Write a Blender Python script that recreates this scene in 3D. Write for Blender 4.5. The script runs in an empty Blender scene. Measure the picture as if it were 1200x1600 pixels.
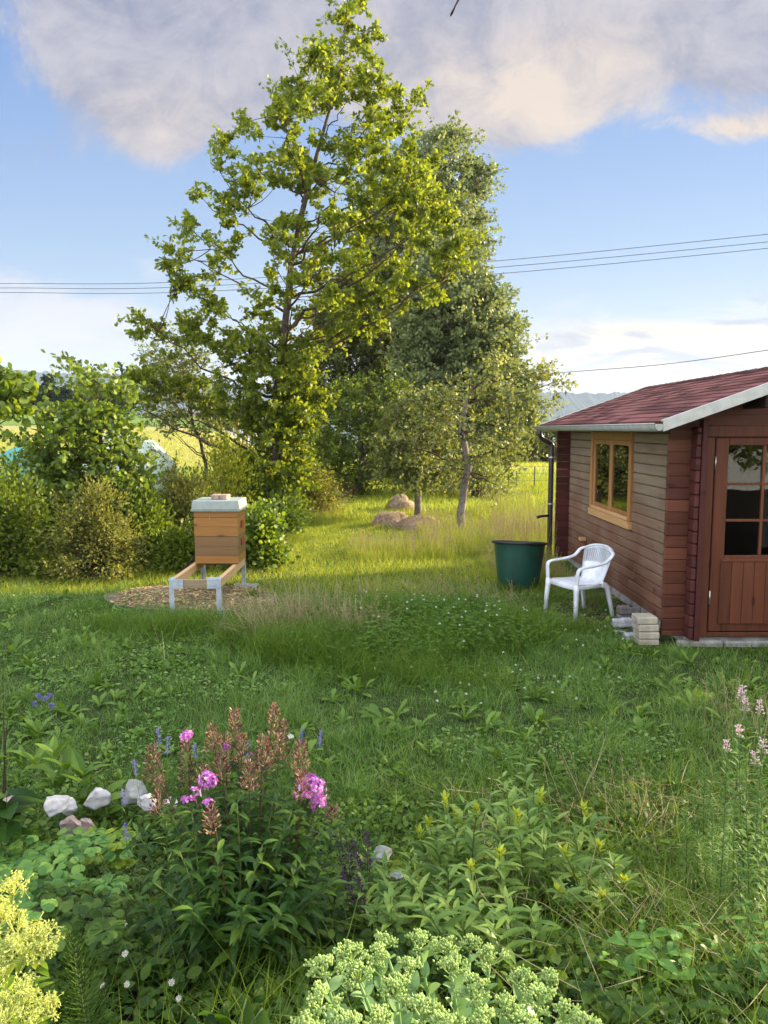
import bpy, bmesh, math
import numpy as np
from mathutils import Vector, Matrix

# ------------------------------------------------------------------ camera, world, sun, exposure
SC = bpy.context.scene
COL = SC.collection
PITCH = math.radians(6.09); EYE = 2.1; F = 1200.0
cam_d = bpy.data.cameras.new('camera'); cam = bpy.data.objects.new('camera', cam_d); COL.objects.link(cam)
cam.location = (0, 0, EYE); cam.rotation_euler = (math.pi/2 - PITCH, 0, 0)
cam_d.sensor_fit = 'VERTICAL'; cam_d.sensor_height = 24; cam_d.lens = 24*F/1600
cam_d.clip_start = 0.05; cam_d.clip_end = 9000
SC.camera = cam
SC.view_settings.view_transform = 'Standard'; SC.view_settings.look = 'None'
SC.view_settings.gamma = 1; SC.view_settings.exposure = EXPOSURE = 1.9

SUN_AZ = math.radians(68); SUN_EL = math.radians(14.5)        # azimuth clockwise from +Y
SUNV = Vector((math.sin(SUN_AZ)*math.cos(SUN_EL), math.cos(SUN_AZ)*math.cos(SUN_EL), math.sin(SUN_EL)))
ld = bpy.data.lights.new('sun', 'SUN'); ld.energy = 5.0; ld.angle = math.radians(0.6); ld.color = (1.0, 0.80, 0.52)
sun = bpy.data.objects.new('sun', ld); COL.objects.link(sun); sun.rotation_euler = SUNV.to_track_quat('Z', 'Y').to_euler()

def at(px, py, Y):
    """world point seen at photo pixel (px,py) at depth Y"""
    x = (px-600)/F; u = (800-py)/F
    dy = math.cos(PITCH)+u*math.sin(PITCH); dz = -math.sin(PITCH)+u*math.cos(PITCH)
    return np.array([x*Y/dy, Y, EYE+dz*Y/dy])
def gnd(px, py, z=0.0):
    x = (px-600)/F; u = (800-py)/F
    dy = math.cos(PITCH)+u*math.sin(PITCH); dz = -math.sin(PITCH)+u*math.cos(PITCH)
    s = (z-EYE)/dz
    return np.array([x*s, dy*s, z])

W = bpy.data.worlds.new('World'); SC.world = W; W.use_nodes = True
def build_world():
    nt = W.node_tree; nt.nodes.clear(); N = nt.nodes.new; L = nt.links.new
    out = N('ShaderNodeOutputWorld'); bg = N('ShaderNodeBackground'); L(bg.outputs[0], out.inputs[0])
    sky = N('ShaderNodeTexSky'); sky.sky_type = 'NISHITA'; sky.sun_disc = False
    sky.sun_elevation = SUN_EL; sky.sun_rotation = SUN_AZ; sky.air_density = 1.0; sky.dust_density = 0.8; sky.ozone_density = 1.6
    tc = N('ShaderNodeTexCoord'); sep = N('ShaderNodeSeparateXYZ'); L(tc.outputs['Generated'], sep.inputs[0])
    def M(op, a, b=None, c=None, clamp=False):
        n = N('ShaderNodeMath'); n.operation = op; n.use_clamp = clamp
        for i, v in enumerate((a, b, c)):
            if v is None: continue
            if isinstance(v, (int, float)): n.inputs[i].default_value = v
            else: L(v, n.inputs[i])
        return n.outputs[0]
    yy = M('MAXIMUM', sep.outputs[1], 0.15)
    u = M('DIVIDE', sep.outputs[0], yy); v = M('DIVIDE', sep.outputs[2], yy)
    uv = N('ShaderNodeCombineXYZ'); L(u, uv.inputs[0]); L(v, uv.inputs[1])
    def noise(scale, detail, rough, dist, sx=1, sy=1, off=(0, 0, 0)):
        mp = N('ShaderNodeMapping'); mp.inputs['Scale'].default_value = (sx, sy, 1); mp.inputs['Location'].default_value = off
        L(uv.outputs[0], mp.inputs[0])
        n = N('ShaderNodeTexNoise'); n.inputs['Scale'].default_value = scale; n.inputs['Detail'].default_value = detail
        n.inputs['Roughness'].default_value = rough; n.inputs['Distortion'].default_value = dist
        L(mp.outputs[0], n.inputs[0]); return n.outputs[0]
    def smooth(x, a, b):
        n = N('ShaderNodeMapRange'); n.interpolation_type = 'SMOOTHSTEP'
        L(x, n.inputs[0]); n.inputs[1].default_value = a; n.inputs[2].default_value = b; return n.outputs[0]
    def blob(px, py, rx, ry, amp=1.0):
        p = at(px, py, 1.0); cu, cv = float(p[0]), float(p[2]-EYE)
        a = M('DIVIDE', M('SUBTRACT', u, cu), rx/F); b = M('DIVIDE', M('SUBTRACT', v, cv), ry/F)
        d = M('ADD', M('MULTIPLY', a, a), M('MULTIPLY', b, b))
        return M('MULTIPLY', M('EXPONENT', M('MULTIPLY', d, -1.0)), amp)
    def total(lst):
        s = lst[0]
        for x in lst[1:]: s = M('ADD', s, x)
        return s
    n1 = noise(3.2, 8, 0.55, 0.25); n2 = noise(9.0, 9, 0.6, 0.4, off=(3, 1, 0)); n3 = noise(1.6, 5, 0.5, 0.2, off=(7, 2, 0))
    # the large grey cumulus bank overhead
    n4 = noise(5.5, 10, 0.66, 0.8, 1, 1.25, (1.7, 5.1, 0)); n5 = noise(15, 8, 0.7, 0.6, 1, 1, (2.2, 8.1, 0))
    big = total([blob(350, 60, 200, 105, .70), blob(225, 165, 140, 70, .58), blob(255, 215, 60, 40, .38), blob(640, 40, 260, 120, .72), blob(760, 140, 170, 75, .66),
                 blob(805, 195, 60, 42, .42), blob(1000, 20, 260, 100, .80), blob(930, 120, 80, 60, .34), blob(1190, 90, 130, 80, .62), blob(1160, 205, 95, 26, .60), blob(600, -350, 1500, 260, 1.2), blob(40, 240, 70, 34, .34), blob(110, 60, 60, 90, .26)])
    f = M('ADD', big, M('MULTIPLY', M('SUBTRACT', n1, 0.5), 0.7)); f = M('ADD', f, M('MULTIPLY', M('SUBTRACT', n4, 0.5), 1.15)); f = M('ADD', f, M('MULTIPLY', M('SUBTRACT', n5, 0.5), 0.35))
    mbig = smooth(f, 0.24, 0.60)
    # warm sunlit lower edges
    warm = total([blob(250, 190, 120, 60, .6), blob(800, 165, 150, 75, 1.0), blob(1150, 210, 170, 34, 1.7), blob(930, 80, 130, 60, .7), blob(640, 130, 200, 90, .3)])
    warm = M('MULTIPLY', warm, M('ADD', -0.80, M('ADD', M('MULTIPLY', n4, 1.7), M('MULTIPLY', n5, 1.5))), clamp=True)
    shade = smooth(M('ADD', M('MULTIPLY', n4, 0.6), M('ADD', M('MULTIPLY', n3, 0.3), M('MULTIPLY', n5, .4))), 0.50, 0.80)
    def mixc(fac, a, b):
        n = N('ShaderNodeMix'); n.data_type = 'RGBA'
        if isinstance(fac, (int, float)): n.inputs[0].default_value = fac
        else: L(fac, n.inputs[0])
        for i, c in ((6, a), (7, b)):
            if isinstance(c, tuple): n.inputs[i].default_value = (*c, 1)
            else: L(c, n.inputs[i])
        return n.outputs[2]
    K = 1/(2**EXPOSURE)
    def lin(r, g, b):
        return tuple(K*(((c/255+.055)/1.055)**2.4) for c in (r, g, b))
    cl = mixc(shade, lin(143, 150, 176), lin(196, 194, 204))
    cl = mixc(M('MULTIPLY', warm, .85), cl, lin(240, 222, 202))
    # clear sky: the Nishita sky, tinted toward the phone picture's blue
    sm = N('ShaderNodeVectorMath'); sm.operation = 'SCALE'; L(sky.outputs[0], sm.inputs[0]); sm.inputs[3].default_value = SKY_K
    elev = smooth(v, 0.0, 0.62)
    grad = mixc(elev, lin(214, 222, 224), lin(112, 158, 224))
    band = smooth(v, 0.0, 0.26); grad = mixc(band, grad, mixc(elev, lin(180, 208, 232), lin(104, 152, 224)))
    base = mixc(0.85, sm.outputs[0], grad)
    # low thin cloud near the horizon
    c1 = noise(3.4, 10, 0.66, 1.3, 1.0, 2.6, (1.2, .4, 0)); c2 = noise(5.0, 8, 0.6, 1.2, 1.0, 4.0, (4.2, 2.4, 0))
    low = total([blob(60, 520, 260, 62, .72), blob(235, 425, 40, 26, .6), blob(20, 445, 70, 30, .5), blob(120, 480, 160, 22, .25), blob(1010, 555, 270, 62, .85), blob(1100, 590, 270, 40, .55), blob(290, 380, 30, 20, .5),
                 blob(1030, 165, 50, 22, .5), blob(1500, 500, 500, 80, .8), blob(-500, 500, 500, 80, .8), blob(40, 365, 60, 18, .35)])
    lf = M('ADD', low, M('MULTIPLY', M('SUBTRACT', M('ADD', M('MULTIPLY', c1, .65), M('MULTIPLY', c2, .35)), 0.5), 2.5))
    ml = M('MULTIPLY', smooth(lf, 0.30, 1.0), 0.92)
    side = smooth(u, -0.2, 0.35)
    lc = mixc(side, lin(226, 226, 230), lin(246, 232, 206))
    lc = mixc(M('MULTIPLY', smooth(c2, .46, .62), side), lc, lin(178, 184, 194))
    colr = mixc(ml, base, lc)
    hz = smooth(v, 0.16, -0.02); colr = mixc(M('MULTIPLY', hz, .6), colr, lin(216, 218, 214))
    colr = mixc(mbig, colr, cl)
    # unseen sky boosted and warmed as added fill: round the sun, overhead and behind
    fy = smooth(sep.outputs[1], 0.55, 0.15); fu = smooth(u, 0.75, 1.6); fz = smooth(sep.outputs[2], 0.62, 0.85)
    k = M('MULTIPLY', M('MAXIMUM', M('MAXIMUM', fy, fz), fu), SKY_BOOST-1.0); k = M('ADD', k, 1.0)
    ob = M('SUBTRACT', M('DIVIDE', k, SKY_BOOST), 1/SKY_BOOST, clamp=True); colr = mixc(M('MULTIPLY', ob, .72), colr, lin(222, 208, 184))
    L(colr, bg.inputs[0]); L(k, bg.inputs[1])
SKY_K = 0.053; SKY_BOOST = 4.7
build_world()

# ------------------------------------------------------------------ helpers
class MB:
    def __init__(s): s.v = []; s.f = []; s.n = 0
    def add(s, V, Fc, mi=0):
        V = np.asarray(V, dtype=np.float64).reshape(-1, 3); Fc = np.asarray(Fc, dtype=np.int64)
        if len(V) == 0 or len(Fc) == 0: return
        s.v.append(V); s.f.append((Fc+s.n, mi)); s.n += len(V)
    def build(s, name, mats, parent=None, smooth=False, org=None):
        me = bpy.data.meshes.new(name)
        V = np.concatenate(s.v)
        if org is not None: V = V-np.array(org, float)
        V = V.astype(np.float32)
        me.vertices.add(len(V)); me.vertices.foreach_set('co', V.ravel())
        loops = np.concatenate([f.ravel() for f, _ in s.f]).astype(np.int32)
        tot = np.concatenate([np.full(len(f), f.shape[1]) for f, _ in s.f])
        mi = np.concatenate([np.full(len(f), m) for f, m in s.f]).astype(np.int32)
        st = np.concatenate([[0], np.cumsum(tot)[:-1]]).astype(np.int32)
        me.loops.add(len(loops)); me.loops.foreach_set('vertex_index', loops)
        me.polygons.add(len(tot)); me.polygons.foreach_set('loop_start', st)
        me.polygons.foreach_set('material_index', mi)
        me.polygons.foreach_set('use_smooth', np.full(len(tot), smooth))
        me.update(calc_edges=True); me.validate()
        if not isinstance(mats, (list, tuple)): mats = [mats]
        for m in mats: me.materials.append(m)
        o = bpy.data.objects.new(name, me); COL.objects.link(o)
        if parent: o.parent = parent
        return o
def tag(o, label=None, cat=None, group=None, kind=None):
    for k, v in (('label', label), ('category', cat), ('group', group), ('kind', kind)):
        if v: o[k] = v
    return o
def thing(name, label, cat, loc=(0, 0, 0), rz=0, group=None):
    o = bpy.data.objects.new(name, None); COL.objects.link(o); o.location = [float(q) for q in loc]; o.rotation_euler = (0, 0, rz)
    o.empty_display_size = .1
    return tag(o, label, cat, group)
def dup(root, loc, rz=0, label=None, scale=1.0):
    r = root.copy(); COL.objects.link(r); r.location = [float(q) for q in loc]; r.rotation_euler = (0, 0, rz); r.scale = (scale,)*3
    if label: r['label'] = label
    for ch in list(root.children):
        c = ch.copy(); COL.objects.link(c); c.parent = r
        for g in list(ch.children):
            d = g.copy(); COL.objects.link(d); d.parent = c
    return r
def norm(a): return a/np.maximum(np.linalg.norm(a, axis=-1, keepdims=True), 1e-9)

_cb = None
def cbox(mb, lo, hi, b=.004, mi=0, M=None):
    """chamfered box between two corners"""
    global _cb
    if _cb is None:
        idx = {}; vs = []
        for sx in (-1, 1):
            for sy in (-1, 1):
                for sz in (-1, 1):
                    for a in range(3): idx[(sx, sy, sz, a)] = len(vs); vs.append((sx, sy, sz, a))
        q = []; t = []
        for a in range(3):
            b_, c_ = (a+1) % 3, (a+2) % 3
            for s in (-1, 1):
                ring = []
                for p, r in ((-1, -1), (1, -1), (1, 1), (-1, 1)):
                    k = [0, 0, 0]; k[a] = s; k[b_] = p; k[c_] = r; ring.append(idx[(*k, a)])
                q.append(ring if s > 0 else ring[::-1])
            for s in (-1, 1):
                for r in (-1, 1):
                    k1 = [0, 0, 0]; k1[a] = -1; k1[b_] = s; k1[c_] = r; k2 = list(k1); k2[a] = 1
                    e = [idx[(*k1, b_)], idx[(*k2, b_)], idx[(*k2, c_)], idx[(*k1, c_)]]
                    q.append(e if s*r > 0 else e[::-1])
        for sx in (-1, 1):
            for sy in (-1, 1):
                for sz in (-1, 1):
                    e = [idx[(sx, sy, sz, a)] for a in range(3)]; t.append(e if sx*sy*sz > 0 else e[::-1])
        _cb = (vs, q, t)
    vs, q, t = _cb
    lo = np.array(lo, float); hi = np.array(hi, float); c = (lo+hi)/2; h = np.abs(hi-lo)/2; b = min(b, h.min()*.45)
    V = np.array([[c[i]+s[i]*(h[i]-(0 if s[3] == i else b)) for i in range(3)] for s in vs])
    if M is not None: V = V @ np.array(M.to_3x3()).T + np.array(M.translation)
    n0 = mb.n; mb.v.append(V); mb.f.append((np.array(q)+n0, mi)); mb.f.append((np.array(t)+n0, mi)); mb.n += 24

def tubes(mb, P, R, sides=4, mi=0, cap=True):
    """P (n,k,3) polylines, R (n,k) radii"""
    P = np.asarray(P, float); R = np.asarray(R, float)
    if P.ndim == 2: P = P[None]
    if R.ndim < 2: R = np.broadcast_to(R, P.shape[:2])
    n, k, _ = P.shape
    T = np.empty_like(P); T[:, 1:-1] = P[:, 2:]-P[:, :-2]; T[:, 0] = P[:, 1]-P[:, 0]; T[:, -1] = P[:, -1]-P[:, -2]; T = norm(T)
    mean = norm(P[:, -1]-P[:, 0]); ref = np.where(np.abs(mean[:, 2:3]) > .8, np.array([[1., 0, 0]]), np.array([[0, 0, 1.]]))
    A = norm(np.cross(T, ref[:, None, :])); B = np.cross(T, A)
    ang = np.arange(sides)*2*math.pi/sides
    V = P[:, :, None, :] + R[:, :, None, None]*(A[:, :, None, :]*np.cos(ang)[None, None, :, None]+B[:, :, None, :]*np.sin(ang)[None, None, :, None])
    i = np.arange(k-1)[:, None]*sides; j = np.arange(sides)[None]; j2 = (j+1) % sides
    q = np.stack([i+j, i+j2, i+sides+j2, i+sides+j], -1).reshape(-1, 4)
    off = (np.arange(n)*k*sides)[:, None, None]
    Fq = (q[None]+off).reshape(-1, 4)
    n0 = mb.n; mb.v.append(V.reshape(-1, 3)); mb.f.append((Fq+n0, mi))
    if cap:
        c = np.concatenate([np.arange(sides)[::-1][None]+off[:, :, 0], np.arange(sides)[None]+(k-1)*sides+off[:, :, 0]])
        mb.f.append((c+n0, mi))
    mb.n += n*k*sides

def leaves(mb, P, D, Nn, L, Wd, prof, curl=0.0, fold=0.0, mi=0, wave=0.0):
    """n leaves as strips; prof = [(t, halfwidth fraction)...]; last width 0 makes a point"""
    P = np.atleast_2d(P); n = len(P); D = norm(np.broadcast_to(D, (n, 3))); Nn = np.broadcast_to(Nn, (n, 3))
    S = np.cross(D, Nn); bad = np.linalg.norm(S, axis=1) < 1e-4
    if bad.any(): S = S.copy(); S[bad] = np.cross(D[bad], [[.3, .9, .1]])
    S = norm(S); Nn = np.cross(S, D)
    L = np.broadcast_to(L, n)[:, None]; Wd = np.broadcast_to(Wd, n)[:, None]; curl = np.broadcast_to(curl, n)[:, None]
    rows = []; tip = prof[-1][1] == 0; mid = fold > 0
    for t, w in prof:
        c = P + D*L*t*(1-.25*np.abs(curl)*t) - Nn*curl*L*t*t
        if w == 0 and t == prof[-1][0]: rows.append([c]); continue
        o = S*Wd*w; up = Nn*fold*Wd*w
        rows.append([c-o+up, c, c+o+up] if mid else [c-o, c+o])
    m = 3 if mid else 2
    V = np.stack([x for r in rows for x in r], 1)
    nv = V.shape[1]; full = len(prof)-(1 if tip else 0)
    q = []; t3 = []
    for r in range(full-1):
        for j in range(m-1): a = r*m+j; q.append((a, a+1, a+m+1, a+m))
    if tip:
        for j in range(m-1): a = (full-1)*m+j; t3.append((a, a+1, nv-1))
    off = (np.arange(n)*nv)[:, None, None]; n0 = mb.n
    mb.v.append(V.reshape(-1, 3))
    if q: mb.f.append(((np.array(q)[None]+off).reshape(-1, 4)+n0, mi))
    if t3: mb.f.append(((np.array(t3)[None]+off).reshape(-1, 3)+n0, mi))
    mb.n += n*nv
BLADE = [(0, .8), (.5, .75), (1, 0)]
LANCE = [(0, .06), (.18, .62), (.45, 1), (.75, .62), (1, 0)]
OVATE = [(0, .1), (.25, .85), (.55, 1), (.82, .6), (1, 0)]
OAK = [(0, .08), (.2, .55), (.32, .35), (.55, 1), (.66, .6), (.85, .8), (1, .15)]
QUAD = [(0, .15), (.5, 1), (1, 0)]
OBOV = [(0, .15), (.3, .5), (.65, 1), (.88, .8), (1, 0)]

def dirs(n, rng, el=(-.3, 1.0)):
    a = rng.uniform(0, 2*math.pi, n); e = rng.uniform(el[0], el[1], n)
    return np.stack([np.cos(a)*np.cos(e), np.sin(a)*np.cos(e), np.sin(e)], 1)
def gauss(n, rng, s=1.0): return rng.normal(0, s, (n, 3))
_tabs = {}
def vn(x, y, scale=1.0, seed=0):
    """smooth value noise 0..1"""
    if seed not in _tabs: _tabs[seed] = np.random.default_rng(900+seed).random((64, 64))
    T = _tabs[seed]; x = np.asarray(x, float)/scale+1000; y = np.asarray(y, float)/scale+1000
    i = np.floor(x).astype(int); j = np.floor(y).astype(int); fx = x-i; fy = y-j
    fx = fx*fx*(3-2*fx); fy = fy*fy*(3-2*fy)
    g = lambda a, b: T[a % 64, b % 64]
    return (g(i, j)*(1-fx)+g(i+1, j)*fx)*(1-fy)+(g(i, j+1)*(1-fx)+g(i+1, j+1)*fx)*fy
def sst(x, a, b):
    t = np.clip((np.asarray(x, float)-a)/(b-a), 0, 1); return t*t*(3-2*t)

# ------------------------------------------------------------------ materials
def newmat(name):
    m = bpy.data.materials.new(name); m.use_nodes = True; nt = m.node_tree; nt.nodes.clear()
    out = nt.nodes.new('ShaderNodeOutputMaterial'); return m, nt, nt.nodes.new, nt.links.new, out
def ramp(nt, L, src, stops):
    r = nt.nodes.new('ShaderNodeValToRGB'); L(src, r.inputs[0]); e = r.color_ramp.elements
    while len(e) < len(stops): e.new(.5)
    for el, (p, c) in zip(e, stops): el.position = p; el.color = (*c, 1)
    return r.outputs[0]
def leafmat(name, cols, trans=.35, rough=.5, nscale=1.2, spec=.3, island=.6, tcol=None):
    """cols: list of colours from dark to light; varied per leaf and in soft clumps"""
    if tcol is None: cols = [(r*1.22, g*1.08, b*.6) for r, g, b in cols]; spec *= .6
    m, nt, N, L, out = newmat(name)
    geo = N('ShaderNodeNewGeometry'); tc = N('ShaderNodeTexCoord')
    no = N('ShaderNodeTexNoise'); no.inputs['Scale'].default_value = nscale; no.inputs['Detail'].default_value = 3; L(tc.outputs['Object'], no.inputs[0])
    mx = N('ShaderNodeMix'); mx.inputs[0].default_value = 1-island; L(geo.outputs['Random Per Island'], mx.inputs[2]); L(no.outputs[0], mx.inputs[3])
    c = ramp(nt, L, mx.outputs[0], [(.15+.7*i/(len(cols)-1), q) for i, q in enumerate(cols)])
    p = N('ShaderNodeBsdfPrincipled'); L(c, p.inputs['Base Color']); p.inputs['Roughness'].default_value = rough; p.inputs['Specular IOR Level'].default_value = spec
    if trans > 0:
        t = N('ShaderNodeBsdfTranslucent')
        hs = N('ShaderNodeMix'); hs.data_type = 'RGBA'; hs.blend_type = 'MULTIPLY'; hs.inputs[0].default_value = 1
        L(c, hs.inputs[6]); hs.inputs[7].default_value = (*(tcol or (1.5, 1.35, .45)), 1); L(hs.outputs[2], t.inputs[0])
        s = N('ShaderNodeMixShader'); s.inputs[0].default_value = trans; L(p.outputs[0], s.inputs[1]); L(t.outputs[0], s.inputs[2]); L(s.outputs[0], out.inputs[0])
    else: L(p.outputs[0], out.inputs[0])
    return m
def plain(name, col, rough=.6, spec=.4, metal=0, var=.15, nscale=6, bump=0.0, bscale=40, col2=None, island=0.0):
    """noise-varied surface with optional bump"""
    m, nt, N, L, out = newmat(name)
    tc = N('ShaderNodeTexCoord'); no = N('ShaderNodeTexNoise'); no.inputs['Scale'].default_value = nscale; no.inputs['Detail'].default_value = 6; no.inputs['Roughness'].default_value = .65
    L(tc.outputs['Object'], no.inputs[0]); src = no.outputs[0]
    if island:
        geo = N('ShaderNodeNewGeometry'); mx = N('ShaderNodeMix'); mx.inputs[0].default_value = island; L(src, mx.inputs[2]); L(geo.outputs['Random Per Island'], mx.inputs[3]); src = mx.outputs[0]
    c2 = col2 or tuple(x*(1-2*var) for x in col)
    c = ramp(nt, L, src, [(.3, c2), (.7, tuple(min(1, x*(1+var)) for x in col))])
    p = N('ShaderNodeBsdfPrincipled'); L(c, p.inputs['Base Color']); p.inputs['Roughness'].default_value = rough
    p.inputs['Specular IOR Level'].default_value = spec; p.inputs['Metallic'].default_value = metal
    if bump:
        n2 = N('ShaderNodeTexNoise'); n2.inputs['Scale'].default_value = bscale; n2.inputs['Detail'].default_value = 5; L(tc.outputs['Object'], n2.inputs[0])
        b = N('ShaderNodeBump'); b.inputs['Strength'].default_value = bump; b.inputs['Distance'].default_value = .01; L(n2.outputs[0], b.inputs['Height']); L(b.outputs[0], p.inputs['Normal'])
    L(p.outputs[0], out.inputs[0]); return m
def wood(name, cols, axis=0, rough=.6, grain=1.0, spec=.25, weather=None):
    """cols dark..light; grain stretched along axis; weather=(colour, zlo, zhi): bleached patches growing between two heights"""
    m, nt, N, L, out = newmat(name)
    tc = N('ShaderNodeTexCoord'); geo = N('ShaderNodeNewGeometry')
    mp = N('ShaderNodeMapping'); s = [38*grain]*3; s[axis] = 1.6*grain; mp.inputs['Scale'].default_value = s; L(tc.outputs['Object'], mp.inputs[0])
    add = N('ShaderNodeVectorMath'); add.operation = 'ADD'; L(mp.outputs[0], add.inputs[0])
    mu = N('ShaderNodeMath'); mu.operation = 'MULTIPLY'; mu.inputs[1].default_value = 50; L(geo.outputs['Random Per Island'], mu.inputs[0]); L(mu.outputs[0], add.inputs[1])
    no = N('ShaderNodeTexNoise'); no.inputs['Scale'].default_value = 1; no.inputs['Detail'].default_value = 5; no.inputs['Distortion'].default_value = .6; L(add.outputs[0], no.inputs[0])
    mx = N('ShaderNodeMix'); mx.inputs[0].default_value = .38; L(no.outputs[0], mx.inputs[2]); L(geo.outputs['Random Per Island'], mx.inputs[3])
    c = ramp(nt, L, mx.outputs[0], [(.2+.6*i/(len(cols)-1), q) for i, q in enumerate(cols)])
    # knots
    mp2 = N('ShaderNodeMapping'); s2 = [7.0]*3; s2[axis] = 2.4; mp2.inputs['Scale'].default_value = s2; L(tc.outputs['Object'], mp2.inputs[0])
    vo = N('ShaderNodeTexVoronoi'); vo.inputs['Scale'].default_value = 1.0; L(mp2.outputs[0], vo.inputs[0])
    mr = N('ShaderNodeMapRange'); mr.inputs[1].default_value = .09; mr.inputs[2].default_value = .17; mr.inputs[3].default_value = .7; mr.inputs[4].default_value = 0; L(vo.outputs['Distance'], mr.inputs[0])
    kx = N('ShaderNodeMix'); kx.data_type = 'RGBA'; L(mr.outputs[0], kx.inputs[0]); L(c, kx.inputs[6]); kx.inputs[7].default_value = (*[q*.35 for q in cols[0]], 1); c = kx.outputs[2]
    if weather:
        wc, z0, z1 = weather
        sp = N('ShaderNodeSeparateXYZ'); L(tc.outputs['Object'], sp.inputs[0])
        m1 = N('ShaderNodeMapRange'); m1.inputs[1].default_value = z0; m1.inputs[2].default_value = z1; L(sp.outputs[2], m1.inputs[0])
        n2 = N('ShaderNodeTexNoise'); n2.inputs['Scale'].default_value = 2.2; n2.inputs['Detail'].default_value = 5; L(tc.outputs['Object'], n2.inputs[0])
        ad = N('ShaderNodeMath'); ad.operation = 'MULTIPLY_ADD'; L(n2.outputs[0], ad.inputs[0]); ad.inputs[1].default_value = 1.6; ad.inputs[2].default_value = -.8
        a2 = N('ShaderNodeMath'); a2.operation = 'ADD'; a2.use_clamp = True; L(m1.outputs[0], a2.inputs[0]); L(ad.outputs[0], a2.inputs[1])
        wx = N('ShaderNodeMix'); wx.data_type = 'RGBA'; L(a2.outputs[0], wx.inputs[0]); L(c, wx.inputs[6])
        w2 = ramp(nt, L, no.outputs[0], [(.3, tuple(q*.7 for q in wc)), (.7, wc)]); L(w2, wx.inputs[7]); c = wx.outputs[2]
    p = N('ShaderNodeBsdfPrincipled'); L(c, p.inputs['Base Color']); p.inputs['Roughness'].default_value = rough; p.inputs['Specular IOR Level'].default_value = spec
    b = N('ShaderNodeBump'); b.inputs['Strength'].default_value = .25; b.inputs['Distance'].default_value = .004; L(no.outputs[0], b.inputs['Height']); L(b.outputs[0], p.inputs['Normal'])
    L(p.outputs[0], out.inputs[0]); return m
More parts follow.
